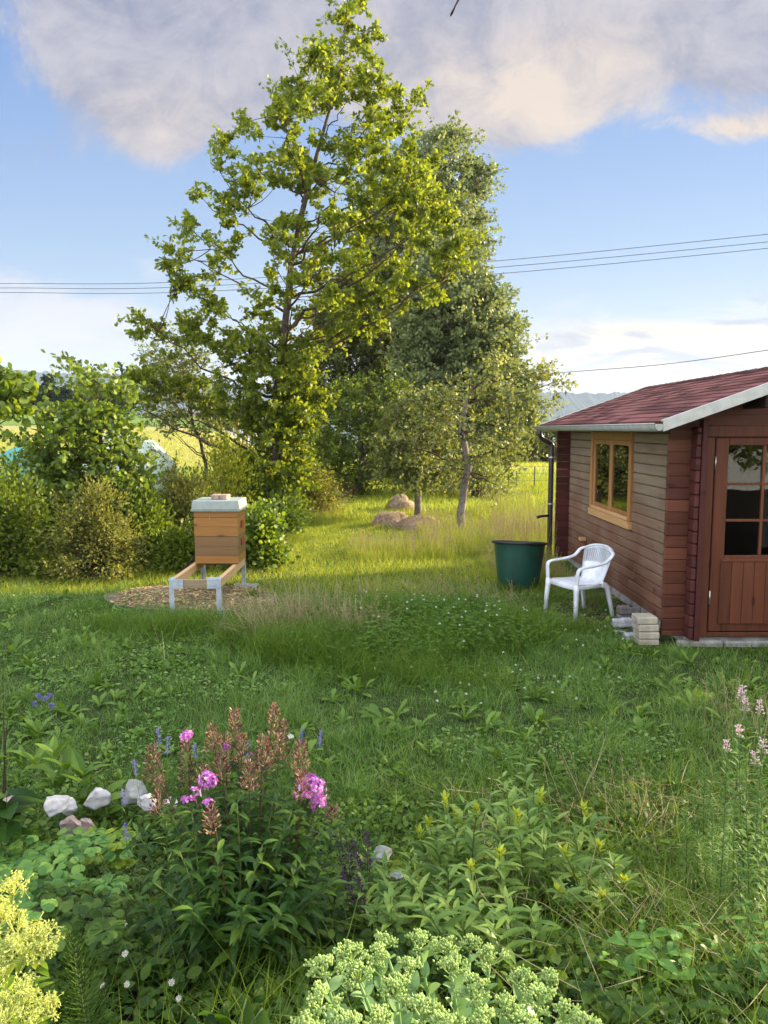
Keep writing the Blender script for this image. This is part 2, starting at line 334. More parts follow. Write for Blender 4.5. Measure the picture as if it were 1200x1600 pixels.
# ------------------------------------------------------------------ terrain
def height(x, y):
    x = np.asarray(x, float); y = np.asarray(y, float)
    edge = 3.75 + .25*np.sin(x*1.3) + .35*sst(x, .3, 1.6)*-1
    z = .5*(1-sst(y, 1.7, edge))
    z = z + .05*(vn(x, y, 1.7, 1)-.5)*sst(y, 4, 6) + .02*(vn(x, y, .5, 2)-.5)
    z = z*1.0 + .10*(sst(np.hypot((x-.15)/2.0, (y-7.5)/1.35), 1.1, .2))      # unmown hump
    left = 1-sst(x/np.maximum(y, 1), -.26, -.02)
    z = z + left*sst(y, 22, 130)*4.6 + .0*y
    z = z - (1-left)*sst(y, 46, 120)*16
    z = z - sst(y, 130, 900)*18*left
    return z
def build_ground():
    ys = np.concatenate([np.arange(-6, 1, .5), np.arange(1, 12, .12), np.arange(12, 32, .4), 32*np.exp(np.linspace(0, 5.2, 90))])
    xr = np.concatenate([np.arange(0, 7, .14), np.arange(7, 30, .7), 30*np.exp(np.linspace(0, 5.2, 50))]); xs = np.concatenate([-xr[::-1][:-1], xr])
    X, Y = np.meshgrid(xs, ys); Z = height(X, Y)
    V = np.stack([X, Y, Z], -1).reshape(-1, 3); nx, ny = len(xs), len(ys)
    i = np.arange(ny-1)[:, None]*nx; j = np.arange(nx-1)[None]
    Q = np.stack([i+j, i+j+1, i+j+1+nx, i+j+nx], -1).reshape(-1, 4)
    mb = MB(); mb.add(V, Q)
    m, nt, N, L, out = newmat('meadow_ground')
    tc = N('ShaderNodeTexCoord'); sp = N('ShaderNodeSeparateXYZ'); L(tc.outputs['Object'], sp.inputs[0])
    def noise(s, d=6, sc=(1, 1, 1)):
        mp = N('ShaderNodeMapping'); mp.inputs['Scale'].default_value = sc; L(tc.outputs['Object'], mp.inputs[0])
        n = N('ShaderNodeTexNoise'); n.inputs['Scale'].default_value = s; n.inputs['Detail'].default_value = d; n.inputs['Roughness'].default_value = .65; L(mp.outputs[0], n.inputs[0]); return n.outputs[0]
    def mr(x, a, b):
        n = N('ShaderNodeMapRange'); n.interpolation_type = 'SMOOTHSTEP'; L(x, n.inputs[0]); n.inputs[1].default_value = a; n.inputs[2].default_value = b; return n.outputs[0]
    def mix(f, a, b):
        n = N('ShaderNodeMix'); n.data_type = 'RGBA'
        L(f, n.inputs[0])
        for k, c in ((6, a), (7, b)):
            if isinstance(c, tuple): n.inputs[k].default_value = (*c, 1)
            else: L(c, n.inputs[k])
        return n.outputs[2]
    def add(a, b, k):
        n = N('ShaderNodeMath'); n.operation = 'MULTIPLY_ADD'; L(b, n.inputs[0]); n.inputs[1].default_value = k; L(a, n.inputs[2]); return n.outputs[0]
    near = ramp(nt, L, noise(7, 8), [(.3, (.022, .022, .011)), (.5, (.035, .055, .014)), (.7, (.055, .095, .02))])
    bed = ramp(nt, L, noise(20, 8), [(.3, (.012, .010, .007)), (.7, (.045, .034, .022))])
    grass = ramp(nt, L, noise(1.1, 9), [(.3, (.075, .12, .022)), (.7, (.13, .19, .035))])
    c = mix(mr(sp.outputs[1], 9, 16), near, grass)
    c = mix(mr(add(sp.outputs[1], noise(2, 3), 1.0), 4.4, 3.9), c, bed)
    far = ramp(nt, L, noise(.12, 8, (1, 3.0, 1)), [(.3, (.10, .17, .035)), (.7, (.16, .24, .05))])
    c = mix(mr(sp.outputs[1], 24, 34), c, far)
    straw = ramp(nt, L, noise(.6, 8, (1, 4, 1)), [(.3, (.24, .22, .07)), (.7, (.42, .36, .14))])
    wob = add(sp.outputs[1], noise(.1, 3), 18)
    c = mix(mr(wob, 44, 50), c, straw)
    c = mix(mr(wob, 84, 90), c, far)
    c = mix(mr(wob, 128, 136), c, straw)
    c = mix(mr(sp.outputs[1], 170, 260), c, (.05, .085, .03))
    p = N('ShaderNodeBsdfPrincipled'); L(c, p.inputs['Base Color']); p.inputs['Roughness'].default_value = .95; p.inputs['Specular IOR Level'].default_value = .1
    b = N('ShaderNodeBump'); b.inputs['Strength'].default_value = .8; b.inputs['Distance'].default_value = .04; L(noise(18, 8), b.inputs['Height']); L(b.outputs[0], p.inputs['Normal'])
    L(p.outputs[0], out.inputs[0])
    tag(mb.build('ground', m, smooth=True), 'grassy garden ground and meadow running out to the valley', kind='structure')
build_ground()

def hills(name, pts, depth, seed, mat, rough=5):
    """ridge: pts = [(x, ztop)], a real sloped body with a tree-lined crest"""
    rng = np.random.default_rng(seed)
    xs = np.linspace(pts[0][0], pts[-1][0], 700); top = np.interp(xs, [p[0] for p in pts], [p[1] for p in pts])
    top = top + 6*(vn(xs, xs*0, 160, seed)-.5) + rough*(vn(xs, xs*0, 14, seed+1))*1.0 + rng.random(len(xs))*rough*.6
    rows = []; n = 14
    for k in range(n):
        t = k/(n-1); yy = depth - 700*(1-t)**1.3
        rows.append(np.stack([xs, np.full_like(xs, yy)+60*vn(xs, xs*0+k*9, 200, seed+2), -40+(top+40)*(t**1.2) + (8*(vn(xs, xs*0+k*31, 40, seed+3)-.5) if k < n-1 else 0)], -1))
    rows.append(np.stack([xs, np.full_like(xs, depth+700.), np.full_like(xs, -40.)], -1))
    V = np.stack(rows).reshape(-1, 3); nx = len(xs); i = np.arange(len(rows)-1)[:, None]*nx; j = np.arange(nx-1)[None]
    mb = MB(); mb.add(V, np.stack([i+j, i+j+1, i+j+1+nx, i+j+nx], -1).reshape(-1, 4))
    return tag(mb.build(name, mat, smooth=False), 'wooded hills beyond the valley', kind='structure')
HILLM = plain('forest_hill', (.035, .06, .03), .95, .05, nscale=.012, col2=(.012, .022, .013), bump=0)
hills('hills', [(-2600, 175), (-1500, 168), (-1050, 172), (-860, 166), (-600, 140), (-300, 120), (0, 108), (500, 106), (620, 108), (1100, 100), (2600, 120)], 2300, 11, HILLM, 8)

# ------------------------------------------------------------------ the air
def haze():
    mb = MB(); cbox(mb, (-2700, -60, -60), (2700, 3200, 230), .1)
    m = bpy.data.materials.new('air_haze'); m.use_nodes = True; nt = m.node_tree; nt.nodes.clear()
    o = nt.nodes.new('ShaderNodeOutputMaterial'); v = nt.nodes.new('ShaderNodeVolumePrincipled')
    v.inputs['Color'].default_value = (.62, .76, 1.0, 1); v.inputs['Density'].default_value = .00015; v.inputs['Anisotropy'].default_value = 0.1
    nt.links.new(v.outputs[0], o.inputs['Volume'])
    tag(mb.build('haze', m), 'thin blue evening air over the valley', kind='stuff')
# ------------------------------------------------------------------ the log cabin
RED = [(.055, .017, .010), (.105, .034, .018), (.16, .055, .028)]
W_SIDE = wood('weathered_brown_boards', [(.095, .036, .020), (.155, .068, .038), (.22, .11, .062)], 1, .7, weather=((.27, .205, .135), .3, 1.8))
W_RED = wood('red_brown_boards', RED, 0, .55)
W_REDV = wood('red_brown_stiles', [(.070, .022, .011), (.12, .038, .017), (.17, .056, .025)], 2, .5)
W_REDD = wood('dark_board_ends', [(.045, .012, .010), (.07, .018, .014), (.095, .026, .02)], 0, .6)
W_PINE = wood('pine_window_frame', [(.25, .115, .035), (.34, .165, .055), (.43, .22, .08)], 2, .45)
W_PINEY = wood('pine_sill_board', [(.40, .22, .09), (.52, .30, .13), (.62, .38, .18)], 1, .5)
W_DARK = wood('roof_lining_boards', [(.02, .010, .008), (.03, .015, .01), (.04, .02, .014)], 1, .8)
SHING = plain('red_bitumen_shingle', (.175, .072, .060), .92, .15, nscale=30, col2=(.085, .032, .028), bump=.5, bscale=260, island=.7)
ZINC = plain('dull_zinc_sheet', (.36, .37, .33), .5, .4, .2, .12, 8, bump=.05)
ZINC_L = plain('pale_flashing', (.42, .43, .38), .55, .4, .1, .12, 9)
PIPE = plain('brown_downpipe', (.045, .04, .036), .3, .5, .2, .2, 9)
CONC = plain('rough_concrete', (.30, .29, .26), .95, .1, var=.25, nscale=9, bump=.5)
BLACK = plain('black_plastic', (.012, .012, .013), .45, .4)
STEEL = plain('steel_hinge', (.55, .53, .45), .35, .5, .8)
def glassmat(name, tint):
    m, nt, N, L, out = newmat(name)
    fr = N('ShaderNodeFresnel'); fr.inputs[0].default_value = 1.52; g = N('ShaderNodeBsdfGlossy'); g.inputs['Roughness'].default_value = .015
    t = N('ShaderNodeBsdfTransparent'); t.inputs[0].default_value = (*tint, 1)
    tc = N('ShaderNodeTexCoord'); no = N('ShaderNodeTexNoise'); no.inputs['Scale'].default_value = 2.2; L(tc.outputs['Object'], no.inputs[0])
    b = N('ShaderNodeBump'); b.inputs['Strength'].default_value = .06; b.inputs['Distance'].default_value = .02; L(no.outputs[0], b.inputs['Height']); L(b.outputs[0], g.inputs['Normal'])
    mu = N('ShaderNodeMath'); mu.operation = 'MULTIPLY_ADD'; L(fr.outputs[0], mu.inputs[0]); mu.inputs[1].default_value = .8; mu.inputs[2].default_value = .0; mu.use_clamp = True
    s = N('ShaderNodeMixShader'); L(mu.outputs[0], s.inputs[0]); L(t.outputs[0], s.inputs[1]); L(g.outputs[0], s.inputs[2]); L(s.outputs[0], out.inputs[0]); return m
GLASS = glassmat('window_glass', (.75, .78, .74))

def sweep(mb, P, A, wa, wb, mi=0, n=8, p=.6):
    """rounded flat section along P; A = side direction per point"""
    P = np.asarray(P, float); k = len(P); A = np.broadcast_to(np.asarray(A, float), (k, 3)); wa = np.broadcast_to(wa, k); wb = np.broadcast_to(wb, k)
    T = np.gradient(P, axis=0); T = norm(T); A = norm(A-T*(A*T).sum(1, keepdims=True)); B = np.cross(T, A)
    ang = (np.arange(n)+.5)*2*math.pi/n; ca = np.sign(np.cos(ang))*np.abs(np.cos(ang))**p; sa = np.sign(np.sin(ang))*np.abs(np.sin(ang))**p
    V = P[:, None]+A[:, None]*(wa[:, None]*ca[None])[..., None]+B[:, None]*(wb[:, None]*sa[None])[..., None]
    i = np.arange(k-1)[:, None]*n; j = np.arange(n)[None]; j2 = (j+1) % n
    n0 = mb.n; mb.v.append(V.reshape(-1, 3)); mb.f.append((np.stack([i+j, i+j2, i+n+j2, i+n+j], -1).reshape(-1, 4)+n0, mi))
    mb.f.append((np.stack([np.arange(n)[::-1], np.arange(n)+(k-1)*n])+n0, mi)); mb.n += k*n
def curve(pts, n=12):
    """Catmull-Rom through pts"""
    p = np.asarray(pts, float); p = np.concatenate([2*p[:1]-p[1:2], p, 2*p[-1:]-p[-2:-1]]); out = []
    for i in range(1, len(p)-2):
        t = np.linspace(0, 1, n, endpoint=(i == len(p)-3))[:, None]
        out.append(.5*((2*p[i])+(-p[i-1]+p[i+1])*t+(2*p[i-1]-5*p[i]+4*p[i+1]-p[i+2])*t*t+(-p[i-1]+3*p[i]-3*p[i+1]+p[i+2])*t**3))
    return np.concatenate(out)
def lathe(mb, prof, c=(0, 0, 0), n=48, mi=0, dent=None):
    prof = np.array(prof, float); a = np.arange(n)*2*math.pi/n
    r = prof[:, 0][:, None]*np.ones(n)[None]
    if dent is not None: r = r*dent(a, prof[:, 1])
    V = np.stack([r*np.cos(a)+c[0], r*np.sin(a)+c[1], prof[:, 1][:, None]*np.ones(n)+c[2]], -1).reshape(-1, 3)
    k = len(prof); i = np.arange(k-1)[:, None]*n; j = np.arange(n)[None]; j2 = (j+1) % n
    mb.add(V, np.stack([i+j, i+j2, i+n+j2, i+n+j], -1).reshape(-1, 4), mi)

def cabin():
    rng = np.random.default_rng(5); O = (4.19, 9.6, 0)
    root = thing('garden_cabin', 'brown log cabin with red shingle roof, pine window and half-glazed door', 'garden cabin', O)
    def put(mb, name, mat, par=root, smooth=False): return mb.build(name, mat, par, smooth, org=O)
    PH = .1165; Z0 = .09; XS = 2.93; YF = 7.36; YB = 12.15; XR = 5.45; RX = 4.19
    roofz = lambda x: 2.17+(RX-2.5-abs(x-RX))*.355
    # base
    mb = MB(); cbox(mb, (XS+.01, YF+.01, -.25), (XR-.01, YB-.01, .088), .01); cbox(mb, (2.86, YF-.08, -.1), (3.30, YF+.0, .06), .02); cbox(mb, (3.32, YF-.06, -.1), (4.3, YF, .05), .02)
    put(mb, 'foundation', CONC)
    # side wall toward the lawn, with the window opening
    mb = MB(); WY0, WY1, WZ0, WZ1 = 9.10, 10.72, 1.04, 2.0
    def boards(mb, x0, x1, axis, p0, p1, zlo, zhi, hole=None, joint=None, off=0.0):
        z = zlo
        while z < zhi-.01:
            zt = min(z+PH, zhi); segs = [(p0, p1)]
            if hole and zt > hole[2]+.02 and z < hole[3]-.02: segs = [(p0, hole[0]), (hole[1], p1)]
            fin = []
            for a, b in segs:
                if b-a > 2.2 and rng.random() < .8:
                    c = rng.uniform(a+.7, b-.7); fin += [(a, c-.0015), (c+.0015, b)]
                else: fin.append((a, b))
            for a, b in fin:
                o = rng.uniform(-.0015, .0015)
                if axis == 1: cbox(mb, (x0+o, a, z+.003), (x1, b, zt-.003), .011)
                else: cbox(mb, (a, x0+o, z+.0015), (b, x1, zt-.0015), .0065)
            z = zt
    boards(mb, XS, XS+.045, 1, YF+.048, YB+.15, Z0, 2.13, (WY0, WY1, WZ0, WZ1))
    side = put(mb, 'side_wall', W_SIDE)
    mb = MB(); boards(mb, XS, XS+.045, 1, YF-.15, YF-.003, Z0, 2.13); put(mb, 'board_ends', W_REDD)
    mb = MB(); boards(mb, XR-.045, XR, 1, YF-.15, YB+.15, Z0, 2.13); put(mb, 'far_side_wall', W_SIDE)
    # front wall with door opening
    mb = MB(); DX0, DX1, DZ1 = 3.14, 4.12, 2.03
    z = Z0
    rows = [Z0, Z0+PH*.5]; 
    while rows[-1] < 2.0: rows.append(rows[-1]+PH)
    for a, b in zip(rows[:-1], rows[1:]):
        for p, q in (((2.72, DX0), (DX1, XR+.21)) if a < DZ1 else ((2.72, XR+.21),)):
            cbox(mb, (p, YF+rng.uniform(-.0015, .0015), a+.0015), (q, YF+.045, b-.0015), .0065)
    a = rows[-1]
    while a < 2.68:                                            # gable boards, cut to the roof slope
        b = a+PH
        h0 = min((2.77-.075-a)/.355, 1.46); h1 = min((2.77-.075-b)/.355, 1.46)
        if h1 < .05: h1 = .05
        y0 = YF; y1 = YF+.045; e = .0015
        V = [(RX-h0, y0, a+e), (RX+h0, y0, a+e), (RX+h1, y0, b-e), (RX-h1, y0, b-e), (RX-h0, y1, a+e), (RX+h0, y1, a+e), (RX+h1, y1, b-e), (RX-h1, y1, b-e)]
        mb.add(V, [(0, 1, 2, 3), (5, 4, 7, 6), (3, 2, 6, 7), (1, 0, 4, 5), (0, 3, 7, 4), (2, 1, 5, 6)]); a = b
    put(mb, 'front_wall', W_RED)
    mb = MB(); a = Z0+PH*.5
    boards(mb, YB-.045, YB, 0, 2.72, XR+.21, Z0, 2.13)
    a = 2.13
    while a < 2.66:
        b = a+PH; h0 = min((2.695-a)/.355, 1.46); h1 = max(.05, (2.695-b)/.355); y0 = YB-.045; y1 = YB
        V = [(RX-h0, y0, a), (RX+h0, y0, a), (RX+h1, y0, b), (RX-h1, y0, b), (RX-h0, y1, a), (RX+h0, y1, a), (RX+h1, y1, b), (RX-h1, y1, b)]
        mb.add(V, [(0, 1, 2, 3), (5, 4, 7, 6), (3, 2, 6, 7), (1, 0, 4, 5), (0, 3, 7, 4), (2, 1, 5, 6)]); a = b
    put(mb, 'rear_wall', W_REDD)
    # storm post in the corner of the crossing boards
    mb = MB(); cbox(mb, (XS+.048, YF-.158, Z0-.01), (XS+.10, YF-.062, 2.2), .006); put(mb, 'corner_post', W_REDD)
    mb = MB(); cbox(mb, (XR-.075, YF+.05, .1), (XR-.05, YB-.05, 2.12), .002); cbox(mb, (XS+.05, YB-.08, .1), (XR-.08, YB-.05, 2.12), .002); put(mb, 'inner_lining', W_DARK)  # sheets added to block light leaking between the far and rear boards
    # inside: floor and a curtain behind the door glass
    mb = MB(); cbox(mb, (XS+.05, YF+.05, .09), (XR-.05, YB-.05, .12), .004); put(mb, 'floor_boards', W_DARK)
    mb = MB(); xs = np.linspace(3.70, 4.05, 60); zz = np.array([.95, 1.95])
    V = np.array([[(x, YF+.14+.015*math.sin(x*70), z) for x in xs] for z in zz]).reshape(-1, 3); i = np.arange(59)
    mb.add(V, np.stack([i, i+1, i+61, i+60], -1)); put(mb, 'curtain', plain('grey_curtain', (.10, .10, .10), .9))
    # window
    win = MB(); fx0, fx1 = XS-.035, XS+.05
    cbox(win, (fx0, WY0-.075, WZ0-.02), (fx1-.03, WY0+.012, 2.08), .006)
    cbox(win, (fx0, WY1-.012, WZ0-.02), (fx1-.03, WY1+.075, 2.08), .006)
    cbox(win, (fx0+.002, WY0+.014, 1.975), (fx1-.03, WY1-.014, 2.078), .006)
    w = put(win, 'window', W_PINE)
    mb = MB(); cbox(mb, (fx0-.012, WY0-.085, WZ0-.115), (fx1-.035, WY1+.085, WZ0-.023), .006)
    cbox(mb, (fx0-.002, WY0+.014, WZ0-.02), (fx1-.02, WY1-.014, WZ0+.025), .005); put(mb, 'sill', W_PINEY, w)
    cy = (WY0+WY1)/2; sash = []
    for s, (a, b) in enumerate(((WY0+.02, cy-.004), (cy+.004, WY1-.02))):
        mb = MB(); x0, x1 = XS-.012, XS+.03; z0, z1 = WZ0+.028, 1.972; t = .048
        cbox(mb, (x0, a, z0), (x1, a+t, z1), .006); cbox(mb, (x0, b-t, z0), (x1, b, z1), .006); cbox(mb, (x0+.002, a+t, z0), (x1, b-t, z0+t), .006)
        # arched head rail
        ys = np.linspace(a+t, b-t, 17); m_ = (a+b)/2; hw = (b-a)/2-t; arch = z1-t-.085+.055+.02*np.clip(1-((ys-m_)/hw)**6, 0, 1)
        V = []; 
        for y, zb in zip(ys, arch): V += [(x0+.002, y, zb), (x0+.002, y, z1), (x1, y, zb), (x1, y, z1)]
        Fc = []
        for q in range(16): k = q*4; Fc += [(k, k+1, k+5, k+4), (k+2, k+6, k+7, k+3), (k, k+4, k+6, k+2), (k+1, k+3, k+7, k+5)]
        mb.add(V, Fc)
        sh = put(mb, 'sash', W_PINE, w)
        pn = MB(); cbox(pn, (XS+.006, a+.05, z0+.05), (XS+.010, b-.05, z1-.03), .0005); pn.build('pane', GLASS, w, org=O)
    for zz in (1.43, 1.53):
        mb = MB(); lathe(mb, [(0, .012), (.008, .012), (.011, .006), (.011, 0)], (0, 0, 0), 10); o = mb.build('screw_cap', STEEL, root); o.location = (XS-.001-O[0], 8.93-O[1], zz+.12); o.rotation_euler = (0, -math.pi/2, 0)
    # door
    yd = YF-.012
    fr = MB(); cbox(fr, (3.055, YF-.034, Z0), (3.148, YF-.004, 2.03), .006); cbox(fr, (4.112, YF-.034, Z0), (4.205, YF-.004, 2.03), .006)
    cbox(fr, (3.03, YF-.038, 2.034), (4.23, YF-.004, 2.145), .006); cbox(fr, (3.15, YF-.03, Z0), (4.11, YF+.04, .135), .005); put(fr, 'door_frame', W_REDV)
    d = MB(); y0, y1 = YF-.03, YF+.01
    cbox(d, (3.16, y0, .145), (3.285, y1, 2.025), .006); cbox(d, (3.975, y0, .145), (4.10, y1, 2.025), .006)
    cbox(d, (3.287, y0+.002, 1.955), (3.973, y1, 2.025), .006); cbox(d, (3.287, y0+.002, .145), (3.973, y1, .235), .006)
    cbox(d, (3.287, y0+.002, .80), (3.973, y1, .895), .006); cbox(d, (3.255, y0-.018, .835), (4.005, y0-.001, .86), .006)
    for k in range(7):
        a = 3.25+k*.1105; cbox(d, (a, y0-.014, .225), (a+.107, y0-.001, .832), .004)
    cbox(d, (3.617, y0+.004, .90), (3.643, y1, 1.955), .004)
    for z in (1.235, 1.585): cbox(d, (3.287, y0+.005, z-.012), (3.616, y1, z+.012), .004); cbox(d, (3.644, y0+.005, z-.012), (3.973, y1, z+.012), .004)
    dr = put(d, 'door', W_REDV)
    mb = MB(); cbox(mb, (3.28, YF-.006, .89), (3.98, YF-.002, 1.96), .0005); put(mb, 'pane', GLASS, dr)
    for z in (.42, 1.72):
        mb = MB(); tubes(mb, [(3.155, YF-.045, z), (3.155, YF-.045, z+.13)], [.008, .008], 8); put(mb, 'hinge', STEEL, dr, True)
    mb = MB(); tubes(mb, curve([(4.04, y0, 1.03), (4.04, y0-.05, 1.03), (4.02, y0-.06, 1.03), (3.94, y0-.06, 1.025)], 5), .009, 8); cbox(mb, (4.02, y0-.008, .93), (4.06, y0, 1.10), .004); put(mb, 'handle', STEEL, dr)
    # roof
    rf = MB(); Y0, Y1 = 6.90, 12.42; sl = math.hypot(1, .355)
    for s in (-1, 1):
        xe, xr = RX+s*1.69, RX
        V = []
        for y in (Y0, Y1):
            for x, z in ((xe, 2.165), (xr, 2.765), (xr, 2.735), (xe, 2.135)): V.append((x, y, z))
        rf.add(V, [(0, 1, 2, 3), (7, 6, 5, 4), (0, 4, 5, 1), (3, 2, 6, 7), (0, 3, 7, 4)])
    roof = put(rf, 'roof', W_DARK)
    sh = MB(); nrow = 13; L_ = 1.69*sl; ex = L_/nrow
    for s in (-1, 1):
        ux, uz = (-s*1/sl, .355/sl); nx_, nz_ = (s*.355/sl, 1/sl)
        for r in range(nrow):
            y = Y0+.02-(r % 2)*.165
            while y < Y1-.02:
                a = max(y, Y0+.02); b = min(y+.325, Y1-.02)
                if b-a > .02:
                    d0 = r*ex+rng.uniform(-.003, .003); d1 = min((r+1)*ex+.04, L_); V = []
                    for d_, h in ((d0, .020), (d0, .0045), (d1, .0035), (d1, .0095)):
                        for yy in (a+.002, b-.002): V.append((RX+s*1.69+ux*d_+nx_*h, yy, 2.165+uz*d_+nz_*h))
                    sh.add(V, [(0, 1, 3, 2), (0, 6, 7, 1), (0, 2, 4, 6), (1, 7, 5, 3), (2, 3, 5, 4)])
                y += .33
    y = Y0+.02
    while y < Y1-.1:                                         # ridge caps
        for s in (-1, 1): sh.add([(RX, y, 2.792), (RX, y+.24, 2.785), (RX+s*.13, y+.24, 2.785-.046), (RX+s*.13, y, 2.792-.046)], [(0, 1, 2, 3) if s > 0 else (3, 2, 1, 0)])
        y += .23
    put(sh, 'shingles', SHING, roof)
    # verge flashing, near and far
    for yv, nm in ((Y0, 0), (Y1, 1)):
        mb = MB()
        for s in (-1, 1):
            y0, y1 = (yv-.02, yv+.004) if nm == 0 else (yv-.004, yv+.02); V = []
            for y in (y0, y1):
                for x, z in ((RX+s*1.70, 2.088), (RX, 2.693), (RX, 2.792), (RX+s*1.70, 2.19)): V.append((x, y, z))
            mb.add(V, [(0, 1, 2, 3), (7, 6, 5, 4), (0, 4, 5, 1), (3, 2, 6, 7), (0, 3, 7, 4)])
            yl = (yv+.004, yv+.055) if nm == 0 else (yv-.055, yv-.004); V = []
            for y in yl:
                for x, z in ((RX+s*1.70, 2.176), (RX, 2.781), (RX, 2.792), (RX+s*1.70, 2.19)): V.append((x, y, z))
            mb.add(V, [(0, 1, 2, 3), (7, 6, 5, 4), (0, 4, 5, 1), (3, 2, 6, 7), (0, 3, 7, 4)])
        put(mb, 'verge_flashing', ZINC_L)
    # gutters
    for s in (-1, 1):
        mb = MB(); a = np.linspace(0, math.pi, 11); ya, yb = Y0-.005, Y1+.005; xc = RX+s*1.73; zc = 2.155; V = []
        for y in (ya, yb):
            for r in (.05, .046):
                for t in a: V.append((xc+r*math.cos(t), y, zc-r*1.35*math.sin(t)))
        Fc = []
        for k in range(10): Fc += [(k, k+1, k+23, k+22), (k+11, k+33, k+34, k+12), (k, k+11, k+12, k+1), (k+22, k+23, k+34, k+33)]
        mb.add(V, Fc); mb.add([V[k] for k in range(11)], [tuple(range(11))]); mb.add([V[k+22] for k in range(11)], [tuple(range(11))])
        tubes(mb, [(xc-s*-.05, ya, zc), (xc-s*-.05, yb, zc)], [.008, .008], 8)
        g = put(mb, 'gutter', ZINC, root, True)
        if s < 0:
            p = curve([(xc+.0, 12.18, 2.10), (xc, 12.18, 2.03), (xc+.05, 12.2, 1.96), (xc+.16, 12.22, 1.90), (2.66, 12.22, 1.83), (2.66, 12.22, 1.5), (2.66, 12.22, .5), (2.66, 12.22, -.05)], 6)
            mb = MB(); tubes(mb, p, np.full(len(p), .042), 16); dp = put(mb, 'downpipe', PIPE, root, True)
            for z in (1.66, .92):
                mb = MB(); tubes(mb, [(2.66, 12.22, z), (2.66, 12.22, z+.022)], [.048, .048], 16); cbox(mb, (2.69, 12.21, z+.004), (2.93, 12.225, z+.018), .002); put(mb, 'bracket', STEEL, dp)
            mb = MB(); tubes(mb, [(2.64, 12.2, .74), (2.50, 12.16, .735), (2.44, 12.15, .72)], [.02, .02, .026], 10); put(mb, 'filler_spout', BLACK, dp, True)
    # purlins under the overhang
    for x, z in ((RX, 2.66), (3.45, 2.40), (4.93, 2.40)):
        mb = MB(); cbox(mb, (x-.04, Y0+.03, z-.10), (x+.04, Y1-.03, z-.0+.045), .006); put(mb, 'purlin', W_DARK)
    mb = MB(); cbox(mb, (XS-.09, 11.0, .50), (XS-.004, 11.11, .55), .006); put(mb, 'wall_bracket', W_PINEY)
cabin()

